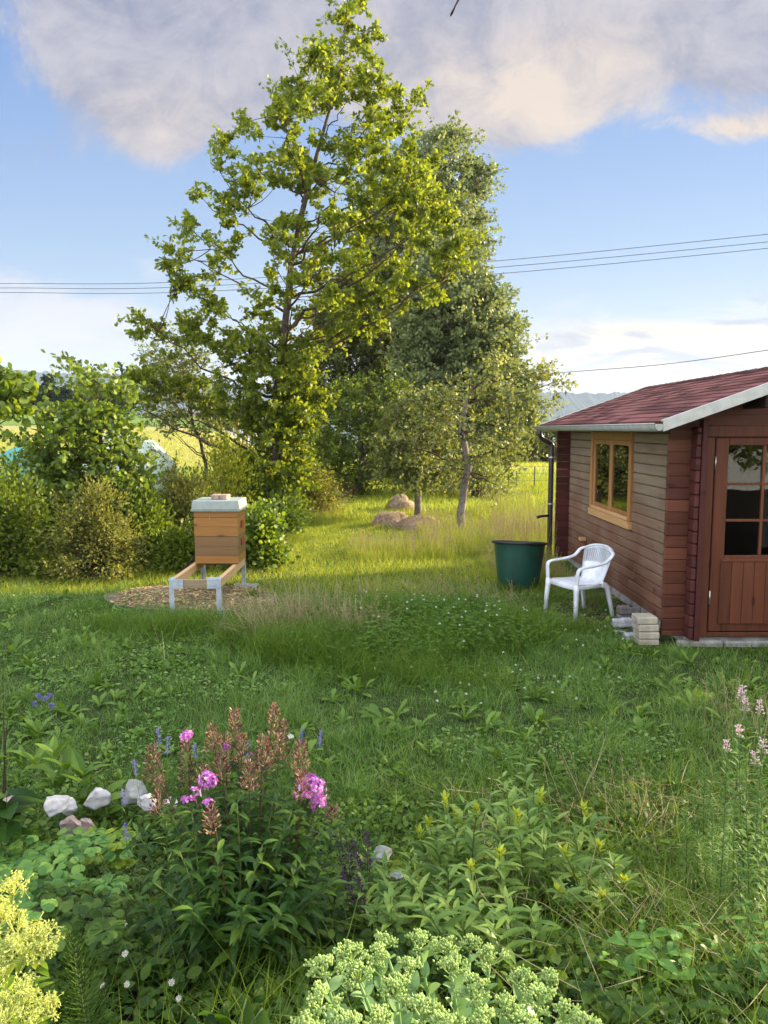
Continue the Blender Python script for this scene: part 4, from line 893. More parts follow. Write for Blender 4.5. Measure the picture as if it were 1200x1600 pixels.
    a = g(310, 17); tree('willow_tree', 'thin young willow with see-through grey-green crown left of the oak', 'tree', Y, [(*a[:2], -.1, .05), (*at(322, 730, Y), .042), (*at(312, 690, Y), .035), (*at(296, 640, Y), .025), (*at(285, 560, Y), .01)], f, 95, 14, POPL, BARK, .09, .04, OVATE, 60, .26, 33, rise=.9, zmin=1.2, twr=.007)
    Y = 12.5; f = profile_sampler([(640, 100, 190), (665, 55, 210), (690, 40, 218), (720, 65, 224), (750, 75, 232), (780, 80, 232), (805, 90, 225)], Y, .8)
    ex = [at(px+rng.normal(0, 4), py+rng.normal(0, 4), Y+rng.uniform(-.5, .3)) for px, py in [(30, 645), (50, 655), (20, 690), (45, 690), (110, 600), (120, 625), (60, 730), (35, 725), (150, 590), (165, 605), (185, 585), (135, 610), (190, 610), (120, 585)]]
    tree('hazel_tree', 'broad hazel bush with large round leaves in front of the pale green tarpaulin', 'tree', Y, [(*g(165, Y)[:2], -.1, .05), (*at(163, 760, Y), .045), (*at(160, 700, Y), .035), (*at(155, 640, Y), .012)], f, 150, 26, HAZL, BARK, .085, .065, OVATE, 62, .17, 34, rise=.7, zmin=.3, twr=.006, extra=np.array(ex))
    Y = 9.5; ex = [at(px+rng.normal(0, 4), py+rng.normal(0, 5), Y+rng.uniform(-.5, .4)) for px, py in [(-60, 600), (-30, 590), (-5, 585), (8, 600), (-45, 640), (-20, 620), (0, 615), (15, 620), (30, 600), (-10, 640), (35, 625), (48, 615), (-30, 660), (10, 645), (-60, 560), (-80, 620), (-100, 580), (22, 655), (-110, 650), (-70, 680)]]
    tree('maple_tree', 'leafy branch end of a maple reaching in from the left edge above the meadow', 'tree', Y, [(*g(-90, Y)[:2], -.1, .09), (*at(-90, 760, Y), .08), (*at(-95, 660, Y), .06), (*at(-85, 560, Y), .02)], np.array(ex), len(ex), 9, HAZL, BARK, .10, .08, OVATE, 60, .17, 35, rise=.4, zmin=1.2, twr=.005)
    # fields' edge: hedge trees and conifer, middle distance
    rr = np.random.default_rng(9)
    def far_tree(name, label, px, pyt, pyb, w, Y, mat, seed, cone=False, grp='trees along the edge of the valley meadow', n=70):
        top = at(px, pyt, Y); c = at(px, pyb, Y); z0 = float(height(top[0], Y)); 
        if cone: prof = [(pyt, px-1, px+1), (pyt+(pyb-pyt)*.5, px-w*.3, px+w*.3), (pyb, px-w*.5, px+w*.5)]
        else: prof = [(pyt, px-w*.2, px+w*.2), (pyt+(pyb-pyt)*.25, px-w*.42, px+w*.42), (pyt+(pyb-pyt)*.6, px-w*.5, px+w*.5), (pyb, px-w*.4, px+w*.4)]
        s = Y/1200*w*.10
        tree(name, label, 'tree', Y, [(top[0], Y, z0-.3, Y*.002), (top[0], Y, (z0+top[2])/2, Y*.0014), (top[0], Y, top[2], Y*.0003)], profile_sampler(prof, Y, .8), n, 8, mat, BARK, Y*.0045, Y*.0032, QUAD, 60, s, seed, rise=.6, zmin=z0+.3, twr=Y*.0002, limbr=Y*.0006, group=grp, ntw=3)
    DK = leafmat('conifer_needles', [(.012, .026, .012), (.022, .042, .018), (.05, .07, .022)], .1, .7, .3, .1)
    FARL = leafmat('far_leaf', [(.03, .05, .02), (.06, .085, .03), (.10, .12, .05)], .25, .6, .15, .2)
    far_tree('spruce_tree', 'small pointed spruce above the dark hedge on the far left', 75, 588, 640, 34, 120, DK, 41, True)
    for k, (px, pyt, w, lb) in enumerate([(-15, 610, 50, 'dark hedge tree cut by the left edge under the far hill'), (28, 606, 44, 'dark rounded hedge tree left of the small spruce'), (52, 614, 34, 'low dark hedge tree touching the left side of the spruce'), (100, 612, 40, 'dark hedge tree just right of the small spruce'), (135, 606, 44, 'dark hedge tree half hidden behind the hazel top'), (180, 620, 50, 'dark hedge tree seen through the gap right of the hazel top')]):
        far_tree('hedge_tree', lb, px, pyt, 648, w, 122, DK if k % 2 else FARL, 50+k, grp='dark hedge on the far left rise')
    for k, (px, pyt, pyb, w, Y, lb) in enumerate([(812, 628, 728, 60, 62, 'grey-green field tree showing between the apple crown and the cabin gutter'), (845, 668, 732, 60, 70, 'dark low field tree right above the yellow meadow strip'), (880, 662, 735, 60, 72, 'field tree hidden mostly behind the cabin downpipe'), (770, 655, 730, 60, 66, 'grey-green field tree seen through the apple branches'), (345, 640, 668, 40, 90, 'small field tree seen left of the oak trunk'), (385, 645, 672, 36, 95, 'small field tree just left of the oak trunk on the valley side'), (250, 652, 668, 60, 100, 'low row of bushes on the left meadow rise'), (500, 668, 722, 60, 60, 'bushy tree low behind the oak, right of its trunk'), (925, 662, 735, 70, 75, 'field tree behind the cabin roof'), (340, 618, 668, 46, 110, 'rounded field tree on the left skyline near the oak')]):
        far_tree('field_tree', lb, px, pyt, pyb, w, Y, FARL, 70+k)

    # shrubs along the left and under the oak
    def shrub(name, label, px, pyb, w, h, mat, seed, L=.06, Wd=.04, n=70, per=60, sig=.13, prof=OVATE, spiky=0, group='bushes along the left side', Yd=None, lean=0):
        b = gnd(px, pyb); Y = Yd or b[1]; b = np.array([at(px, pyb, Y)[0], Y, float(height(at(px, pyb, Y)[0], Y))]); rng = np.random.default_rng(seed)
        W2 = w/1200*Y/2; H = h/1200*Y; u = dirs(n, rng, (.05, 1.5)); r = rng.uniform(.45, 1.0, n)**.6*(.55+.85*vn(u[:, 0]*2+u[:, 2]*3+seed*3.3, u[:, 1]*2-u[:, 2], .8, 21)); C = b+u*np.array([W2, W2*.8, H])*r[:, None]+np.array([lean*W2, 0, 0])*u[:, 2:3]
        C[:, 2] = np.maximum(C[:, 2], b[2]+.05)
        root = thing(name, label, 'bush', b, 0, group); st = MB()
        S = b+np.stack([rng.normal(0, W2*.15, n), rng.normal(0, W2*.15, n), np.zeros(n)], 1)
        tubes(st, bez(S, (S+C)/2+np.array([0, 0, .15*H]), C, 7), .007*np.linspace(1.3, .4, 7), 4, cap=False)
        if spiky:
            k = spiky; i = rng.integers(0, n, k); tipv = C[i]+norm(u[i]+[0, 0, 1.0])*rng.uniform(.15, .45, k)[:, None]*H*.8; tubes(st, bez(C[i], (C[i]+tipv)/2+gauss(k, rng, .03), tipv, 6), .003, 3, cap=False)
            t = rng.uniform(0, 1, (k*22, 1)); ii = np.repeat(np.arange(k), 22); CC = C[i][ii]*(1-t)+tipv[ii]*t
        st.build('stems', TWIG, root, org=b); m = MB(); N_ = n*per; q = rng.integers(0, n, N_)
        P = C[q]+gauss(N_, rng, sig*Y/11)*np.array([1, 1, .8]); P[:, 2] = np.maximum(P[:, 2], b[2]+.02)
        if spiky: P = np.concatenate([P, CC+gauss(len(CC), rng, .012)]); N_ = len(P)
        sc = rng.uniform(.6, 1.3, N_); D = norm(P-b-np.array([0, 0, H*.3])+gauss(N_, rng, .6)*W2); leaves(m, P, D, norm(np.array([.1, -.1, .4])+gauss(N_, rng, .7)), L*sc, Wd*.5*sc, prof, rng.uniform(-.1, .5, N_))
        m.build('foliage', mat, root, org=b); return root
    shrub('bramble_bush', 'scruffy pale olive bush with upright twigs, left of the beehive stand', 150, 905, 150, 135, OLIVE, 101, .045, .024, 110, 90, .10, spiky=60)
    shrub('hedge_shrub', 'shadowy dark green shrub filling the left edge behind the ferny shoots', 15, 905, 130, 150, GRNL, 102, .06, .035, 90, 70, .12, spiky=10)
    shrub('hedge_shrub', 'mid-green shrub directly under the hazel bush', 95, 860, 150, 105, HAZL, 103, .06, .045, 90, 70, .13)
    shrub('hedge_shrub', 'bright green nettle-like shrub between olive bush and beehive', 225, 880, 110, 110, GRNL, 104, .07, .04, 90, 70, .12, spiky=25)
    shrub('hedge_shrub', 'sunlit weedy shrub behind the beehive lid', 290, 830, 110, 110, OLIVE, 105, .06, .03, 90, 70, .12, spiky=30, Yd=13.5)
    shrub('hedge_shrub', 'yellow-green seedling bush rising behind the beehive toward the oak', 350, 815, 80, 130, YELL, 106, .055, .03, 60, 50, .12, spiky=30, Yd=14.5)
    shrub('hedge_shrub', 'ivy-dark undergrowth between the beehive and the oak trunk', 400, 860, 80, 100, HAZL, 107, .07, .055, 90, 70, .10, Yd=11.5)
    shrub('hedge_shrub', 'low leafy suckers around the foot of the oak', 440, 845, 56, 60, HAZL, 108, .08, .05, 50, 60, .12, Yd=15.0)
    shrub('hedge_shrub', 'tall loose weeds on the left slope beyond the hive', 230, 800, 160, 110, OLIVE, 109, .06, .03, 90, 60, .15, spiky=50, Yd=15)
    shrub('hedge_shrub', 'grey-green undergrowth at the left border of the mown path', 492, 805, 70, 90, OLIVE, 110, .07, .035, 70, 60, .13, spiky=20, Yd=19)
    shrub('hedge_shrub', 'dark thicket at the far left bend of the mown path', 515, 775, 90, 70, GRNL, 111, .09, .05, 60, 60, .14, Yd=24)
    shrub('hedge_shrub', 'weedy thicket rising behind the oak trunk', 380, 800, 120, 120, OLIVE, 112, .07, .035, 90, 60, .13, spiky=40, Yd=17.5)
    shrub('hedge_shrub', 'low sunlit weed clump at the near edge of the dark woodpile', 262, 870, 60, 40, GRNL, 113, .06, .035, 40, 50, .10, Yd=11.5)
    shrub('hedge_shrub', 'light green shrub by the left edge, above the shaded grass', 30, 830, 110, 120, HAZL, 114, .06, .04, 70, 60, .13, spiky=30, Yd=13.0)
    shrub('hedge_shrub', 'leafy bush low under the willow, behind the second apple tree', 745, 770, 110, 70, APPL, 115, .08, .05, 70, 60, .13, Yd=24)
    shrub('hedge_shrub', 'dark bush at the right end of the orchard under the willow', 690, 775, 120, 80, GRNL, 116, .08, .05, 70, 60, .13, Yd=25.5)
    shrub('hedge_shrub', 'low nettle growth covering the foot of the old board pile', 283, 878, 66, 56, GRNL, 117, .06, .035, 50, 60, .09, spiky=14, Yd=11.3)
    # offscreen trees: those west of the cabin are added to shade the near garden
    for k, (x, y, w, hgt) in enumerate([(9.5, 6.6, 1.7, 3.6), (8.2, 3.2, 1.4, 2.5), (8.3, 8.3, 1.3, 3.0), (9, -7, 3.2, 8), (13, -9, 3.4, 8.5), (5, -12, 3.4, 8)]):
        rng2 = np.random.default_rng(200+k); n = 120 if k < 3 else 260; u = dirs(n, rng2, (-1.2, 1.5)); C = np.array([x, y, hgt*.55])+u*np.array([w, w, hgt*.45])*rng2.uniform(.5, 1, (n, 1))**.5
        tree('garden_tree', ['dense garden tree west of the cabin, outside the picture', 'small garden tree west of the flower bed, outside the picture', 'bushy tree directly beside the far cabin wall, outside the picture', 'garden tree behind the viewer, reflected in the door glass', 'larger garden tree behind the viewer to the right', 'garden tree straight behind the viewer'][k], 'tree', y, [(x, y, 0, .12), (x, y, hgt*.5, .09), (x, y, hgt*.9, .03)], C, n, 12, HAZL, BARK, .13, .10, OVATE, 26, .30 if k < 3 else .4, 210+k, rise=.6, zmin=.5)
all_trees()
# ------------------------------------------------------------------ wires, tarps, hay, fence, twig
def wires():
    m = plain('weathered_wire', (.06, .06, .065), .6, .3)
    for k, (a, b, c, d, lb) in enumerate([(443, 441, 411, 366, 'topmost of the three parallel overhead lines'), (450, 449, 421, 378, 'middle one of the three parallel overhead lines'), (457, 457, 431, 388, 'lowest of the three parallel overhead lines')]):
        p = curve([at(-200, a+3, 52), at(0, a, 50), at(270, b, 48), at(735, c, 45), at(1200, d, 42), at(1420, d-24, 40)], 14); mb = MB(); tubes(mb, p, .017, 5); tag(mb.build('power_line', m), lb, 'power line', 'overhead power lines')
    mb = MB(); tubes(mb, curve([at(760, 596, 30), at(870, 583, 28), at(1030, 570, 25), at(1200, 547, 22), at(1400, 515, 19)], 12), .011, 5)
    tag(mb.build('telephone_cable', m), 'single thin cable running low above the cabin ridge', 'cable')
    mb = MB(); p = curve([at(722, -18, 3.0), at(718, -4, 3.0), at(712, 8, 3.0), at(707, 18, 3.0)], 5); tubes(mb, p, np.linspace(.004, .003, len(p)), 6); leaves(mb, p[-4:], norm(p[-1]-p[0]), (0, -1, 0), .02, .004, OVATE)
    tubes(mb, curve([at(722, -18, 3.0), at(730, -60, 3.05), at(760, -110, 3.2)], 6), .005, 6)
    tag(mb.build('twig', TWIG), 'bare twig end dangling from above at the top edge of the picture', 'twig')
wires()
def tarps():
    m = plain('pale_green_tarp', (.52, .62, .50), .6, .3, var=.1, nscale=3, col2=(.40, .52, .42), bump=.1, bscale=6)
    m2 = plain('turquoise_tarp', (.10, .33, .29), .6, .3, var=.15, nscale=3, col2=(.07, .25, .23), bump=.1, bscale=6)
    def heap(name, label, c, sx, sy, h, mat, seed, folds=9, lift=0.0, ridge=.25):
        rng = np.random.default_rng(seed); n, k = 84, 22; V = []; ph = rng.random(4)*6
        for i in range(k):
            t = i/(k-1)
            for j in range(n):
                a = 2*math.pi*j/n; ca, sa = math.cos(a), math.sin(a); r = (abs(ca)**4+abs(sa)**4)**-.25
                rr = r*(ridge+(1-ridge)*min(1, t*1.6) if t < .63 else 1+.05*(t-.63)); fold = 1+(.045*math.sin(a*folds+ph[0])+.03*math.sin(a*folds*2.3+ph[1]))*t**2
                z = h*(1-.16*t) if t < .35 else h*.944*(1-((t-.35)/.65)**1.25)+lift*((t-.35)/.65)
                z += .05*h*math.sin(3*a+ph[2])*(1-t)+(.03*math.sin(a*folds*1.5)*h*t if i == k-1 else 0)
                V.append((c[0]+sx*rr*ca*fold, c[1]+sy*rr*sa*fold, c[2]+z))
        V.append((c[0], c[1], c[2]+h*1.02)); Q = []; T3 = []
        for i in range(k-1):
            for j in range(n): Q.append((i*n+j, i*n+(j+1) % n, (i+1)*n+(j+1) % n, (i+1)*n+j))
        for j in range(n): T3.append((len(V)-1, (j+1) % n, j))
        mb = MB(); mb.add(V, Q); n0 = mb.n; mb.f.append((np.array(T3), 0)); return tag(mb.build(name, mat, None, True), label, 'tarpaulin')
    Y = 15.5; z = float(height(-5.6, Y)); p = at(225, 745, Y)
    heap('tarpaulin', 'pale green tarpaulin draped over a log stack, its right end showing beside the hazel', (p[0]-.55, Y, z), 1.12, .8, at(225, 683, Y)[2]-z, m, 1, 11, lift=.28, ridge=.08)
    lg = MB(); rng = np.random.default_rng(3)
    for r in range(5):
        for q in range(9):
            x = p[0]-1.4+q*.21+(r % 2)*.1; tubes(lg, [(x, Y-.62, z+.10+r*.18), (x, Y+.6, z+.10+r*.18)], .095+rng.uniform(-.015, .005), 10)
    tag(lg.build('log_stack', BARK_L), 'stacked split logs under the pale green tarpaulin', 'log stack')
    Y = 14.2; z = float(height(-6.7, Y)); p = at(28, 740, Y)
    heap('tarpaulin', 'turquoise tarpaulin over a low heap at the left edge behind the bushes', (p[0]+.15, Y, z), .62, .6, at(28, 704, Y)[2]-z, m2, 2, 7)
    p = at(70, 740, Y+.4); heap('tarpaulin', 'second lower turquoise tarpaulin hump half hidden behind the hazel', (p[0]+.1, Y+.5, z), .6, .6, at(70, 716, Y)[2]-z, m2, 4, 8)
    # dark lumber pile left of the hive
    W_OLD = wood('old_black_boards', [(.012, .010, .009), (.03, .024, .02), (.06, .05, .04)], 0, .8)
    b = gnd(285, 868); rng = np.random.default_rng(8); t = thing('lumber_pile', 'pile of old blackened boards in the bushes left of the beehive', 'lumber pile', (b[0], 12.0, 0))
    bx = at(285, 850, 12.0)[0]; t.location = (bx, 12.0, 0)
    for r in range(7):
        for q in range(2):
            mb = MB(); s = rng.uniform(.30, .42); cbox(mb, (-s, -.09, -.02), (s, .09, .02), .004)
            o = mb.build('board', W_OLD, t); o.location = (rng.uniform(-.06, .06), -.12+q*.24+rng.uniform(-.02, .02), .06+r*.075+.0*q); o.rotation_euler = (rng.uniform(-.04, .04), rng.uniform(-.06, .06), rng.uniform(-.15, .15))
    # plank leaning on the hive stand
    mb = MB(); sweep(mb, [at(284, 893, 9.9), at(310, 864, 10.0)], (1, .3, 0), .012, .035); o = tag(mb.build('plank', W_DARK), 'dark plank leaning behind the left rail of the hive stand', 'plank')
tarps()
HAY = leafmat('dry_hay', [(.26, .18, .11), (.42, .30, .19), (.56, .43, .28), (.66, .54, .38)], .15, .8, 3, .15, .75, (1, .9, .7))
HAYB = plain('hay_core', (.30, .21, .13), .95, .05, var=.3, nscale=14, bump=1)
def heap_of(name, label, cat, c, rx, ry, h, n, L, mat, core, seed, group=None, up=.15, lumps=0.0, w=.005):
    rng = np.random.default_rng(seed); t = thing(name, label, cat, c, 0, group); mb = MB(); a_, b_ = 20, 9; V = []
    lum = lambda a, e: .82+.36*float(vn(math.cos(a)*math.cos(e)*2.2+seed*5, math.sin(a)*math.cos(e)*2.2, 1, 22))
    shp = lambda a: 1+.10*math.sin(2*a+seed)+.07*math.sin(5*a+seed*2)
    for i in range(b_):
        e = (i/(b_-1))*math.pi/2
        for j in range(a_): a = j*2*math.pi/a_; V.append((rx*.92*math.cos(e)**.6*math.cos(a)*shp(a), ry*.92*math.cos(e)**.6*math.sin(a)*shp(a), h*.90*math.sin(e)**1.25*lum(a, e)-.02))
    Q = [(i*a_+j, i*a_+(j+1) % a_, (i+1)*a_+(j+1) % a_, (i+1)*a_+j) for i in range(b_-1) for j in range(a_)]; mb.add(V, Q); mb.build('core', core, t, True)
    a = rng.uniform(0, 2*math.pi, n); e = np.arcsin(rng.uniform(0, 1, n)**.9); s = np.array([shp(q) for q in a])*rng.uniform(.9, 1.06, n)
    lm = .82+.36*vn(np.cos(a)*np.cos(e)*2.2+seed*5, np.sin(a)*np.cos(e)*2.2, 1, 22); P = np.stack([rx*np.cos(e)**.6*np.cos(a)*s, ry*np.cos(e)**.6*np.sin(a)*s, h*np.sin(e)**1.25*lm*rng.uniform(.92, 1.10, n)], 1)
    rad = norm(P/np.array([rx, ry, h])**2+1e-6); tan = norm(np.cross(rad, gauss(n, rng))); D = norm(tan+rad*rng.uniform(-.1, up, n)[:, None]-np.array([0, 0, .35])*(1-rad[:, 2:3]))
    m = MB(); leaves(m, P-D*L*.5, D, rad, L*rng.uniform(.5, 1.4, n), w*rng.uniform(.6, 1.4, n), [(0, .5), (.5, 1), (1, .3)], rng.uniform(-.1, .5, n)); m.build('straw', mat, t); return t
g = gnd(612, 826); heap_of('hay_heap', 'left hay heap of the near pair on the mown path', 'hay heap', (g[0], 16.6, 0), .40, .38, .31, 3200, .16, HAY, HAYB, 1, 'heaps of drying hay')
g = gnd(654, 830); heap_of('hay_heap', 'wider right hay heap of the near pair, by the foot of the small apple tree', 'hay heap', (g[0], 16.1, 0), .46, .42, .27, 3200, .16, HAY, HAYB, 2, 'heaps of drying hay')
g = gnd(627, 797); heap_of('hay_heap', 'farthest hay heap, pointed and taller, behind the near pair', 'hay heap', (g[0], 20.2, 0), .38, .36, .30, 2600, .18, HAY, HAYB, 3, 'heaps of drying hay')
g = gnd(625, 797); heap_of('hay_tuft', 'small round cap of hay lying on the farthest heap', 'hay heap', (g[0]-.0, 20.25, .24), .22, .2, .15, 900, .15, HAY, HAYB, 5, 'heaps of drying hay')
BRUSH = leafmat('dead_brush', [(.10, .06, .04), (.20, .12, .075), (.34, .22, .13)], .05, .85, 3, .1, .8, (1, .9, .8))
g = gnd(515, 778); heap_of('brush_pile', 'brown brushwood pile at the left side of the far path', 'brush pile', (g[0]+.05, 24.0, 0), 1.0, .7, .62, 2600, .5, BRUSH, HAYB, 6, None, .5, w=.009)
g = gnd(483, 806); heap_of('brush_pile', 'smaller reddish-brown heap of dead cuttings under the left bushes', 'brush pile', (g[0], 19.6, 0), .5, .5, .35, 1500, .3, BRUSH, HAYB, 7, None, .5, w=.007)

def fence():
    PM = plain('grey_fence_post', (.13, .11, .09), .9, .1, nscale=9); t = None
    Y = 27.0; px = [768, 795, 807, 835, 862, 890]; f = thing('wire_fence', 'low wire fence with thin posts across the meadow behind the apple tree', 'fence', (at(807, 740, Y)[0], Y, 0)); O = f.location[:]
    ps = [(at(p, 740, Y+.25*i)[0], Y+.25*i) for i, p in enumerate(px)]
    for i, (x, y) in enumerate(ps):
        mb = MB(); tubes(mb, [(x, y, -.1), (x+.01, y, at(800, 731 if i % 2 else 737, Y)[2])], .022, 7); mb.build('post', PM, f, org=O)
    for z in (.28, .55, .8):
        mb = MB(); tubes(mb, curve([(x, y-.025, z+.01*math.sin(i)) for i, (x, y) in enumerate(ps)], 5), .005, 4); mb.build('wire', PM, f, org=O)
fence()

# village specks beyond the valley meadow
def village():
    rng = np.random.default_rng(4); WM = plain('rendered_house_wall', (.62, .58, .52), .9, .1); RM = plain('tiled_house_roof', (.22, .09, .06), .9, .1)
    spots = [(300, 652, 620), (322, 650, 640), (338, 655, 600), (362, 651, 660), (388, 656, 630), (352, 660, 560), (312, 660, 570), (370, 663, 540), (828, 680, 520), (838, 676, 560), (835, 686, 500)]
    names = ['far white house on the valley floor, leftmost of the cluster seen left of the oak', 'far house second from the left in the cluster left of the oak', 'far house in the middle of the cluster left of the oak', 'far house with its roof just left of the oak trunk', 'far house nearest the oak trunk', 'far low house in the lower row left of the oak', 'far low house at the left of the lower row', 'far low house at the right of the lower row', 'far pale house seen under the cabin gutter, left one', 'far pale house seen under the cabin gutter, upper right one', 'far pale house seen under the cabin gutter, lowest one']
    for (px, py, Y), lb in zip(spots, names):
        p = at(px, py, Y); z1 = p[2]; w, d, h = 11+rng.uniform(-2, 3), 8, 5; t = thing('house', lb, 'house', (p[0], Y, z1-h), rng.uniform(-.5, .5), 'village houses in the valley')
        mb = MB(); cbox(mb, (-w/2, -d/2, -14), (w/2, d/2, h), .05)
        mb.add([(-w/2, -d/2, h), (w/2, -d/2, h), (w/2, d/2, h), (-w/2, d/2, h), (-w/2, 0, h+3.3), (w/2, 0, h+3.3)], [(0, 3, 4), (1, 5, 2)]); mb.build('wall', WM, t)
        mb = MB()
        for s in (-1, 1):
            V = [(-w/2-.5, s*(d/2+.6), h-.4), (w/2+.5, s*(d/2+.6), h-.4), (w/2+.5, 0, h+3.45), (-w/2-.5, 0, h+3.45)]; mb.add(V+[(a, b, c+.25) for a, b, c in V], [(0, 1, 2, 3), (4, 7, 6, 5), (0, 4, 5, 1), (0, 3, 7, 4), (1, 5, 6, 2)])
        cbox(mb, (w*.2, .5, h+1), (w*.2+.7, 1.2, h+4.4), .02); mb.build('roof', RM, t)
        wm = MB(); 
        for q in range(3): cbox(wm, (-w*.35+q*w*.3, -d/2-.05, 1.5), (-w*.35+q*w*.3+1.2, -d/2+.01, 3.1), .01)
        wm.build('windows', BLACK, t)
village()
haze()
# ------------------------------------------------------------------ grass, clover, weeds
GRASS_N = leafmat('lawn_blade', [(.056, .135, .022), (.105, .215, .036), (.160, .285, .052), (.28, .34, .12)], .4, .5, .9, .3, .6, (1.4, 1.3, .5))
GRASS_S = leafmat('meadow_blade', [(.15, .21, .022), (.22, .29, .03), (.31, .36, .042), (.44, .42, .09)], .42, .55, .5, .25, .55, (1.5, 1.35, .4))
TALLG = leafmat('rank_grass_blade', [(.035, .09, .016), (.075, .16, .028), (.15, .25, .055)], .35, .5, 1.2, .3, .6)
DRYG = leafmat('dry_grass', [(.26, .22, .10), (.38, .32, .16), (.50, .43, .25)], .3, .7, 2, .2, .7, (1.1, 1, .7))
CLOVL = leafmat('clover_leaf', [(.035, .095, .018), (.06, .14, .026), (.09, .19, .036)], .3, .5, 1.5, .3, .6)
WEEDL = leafmat('broad_weed_leaf', [(.06, .14, .03), (.10, .20, .045), (.15, .27, .07)], .35, .4, 2, .4, .7)
BEDL = leafmat('bed_leaf', [(.018, .05, .014), (.035, .09, .02), (.065, .135, .03), (.11, .19, .05)], .35, .45, 2, .35, .6)
WHITEF = leafmat('white_petal', [(.62, .62, .55), (.8, .8, .74)], .3, .6, 2, .2, .8, (1, 1, 1))

def blocked(x, y):
    b = (x > 2.68) & (x < 5.9) & (y > 7.2) & (y < 12.35)
    b |= (x > 2.4) & (x < 5) & (y > 7.15) & (y < 7.4)
    b |= np.hypot(x-1.85, y-10.35) < .25
    return b
def mulch(x, y): return np.hypot((x+2.4+.35*(y-9.4))/1.08, (y-9.5)/.78) + .35*(vn(x, y, .35, 6)-.5)
def island(x, y): return 1-sst(np.hypot((x-.12)/1.75, (y-7.55)/1.25)+.25*(vn(x, y, .6, 7)-.5), .75, 1.05)
def scatter(n, rng, y0, y1, power=0.0, k=.56, pad=.9):
    """random ground points inside the wedge the camera could look over, with a margin"""
    y = rng.uniform(0, 1, n*3); a = (y1/y0)**(power) if power else 1
    y = y0+(y1-y0)*y; w = (k*y+pad)*y**(-power); w /= w.max(); y = y[rng.random(len(y)) < w][:n]
    x = rng.uniform(-1, 1, len(y))*(k*y+pad); m = ~blocked(x, y); return x[m], y[m]
def gp(x, y, dz=0): return np.stack([x, y, height(x, y)+dz], 1)
def put_blades(mb, x, y, L, Wd, lean, rng, curl=(.1, .8), mi=0, prof=BLADE):
    n = len(x); D = norm(np.stack([rng.normal(0, lean, n), rng.normal(0, lean, n), np.ones(n)], 1)); Nn = dirs(n, rng, (-.2, .3))
    leaves(mb, gp(x, y, -.01), D, Nn, L, Wd*.5, prof, rng.uniform(curl[0], curl[1], n), mi=mi)

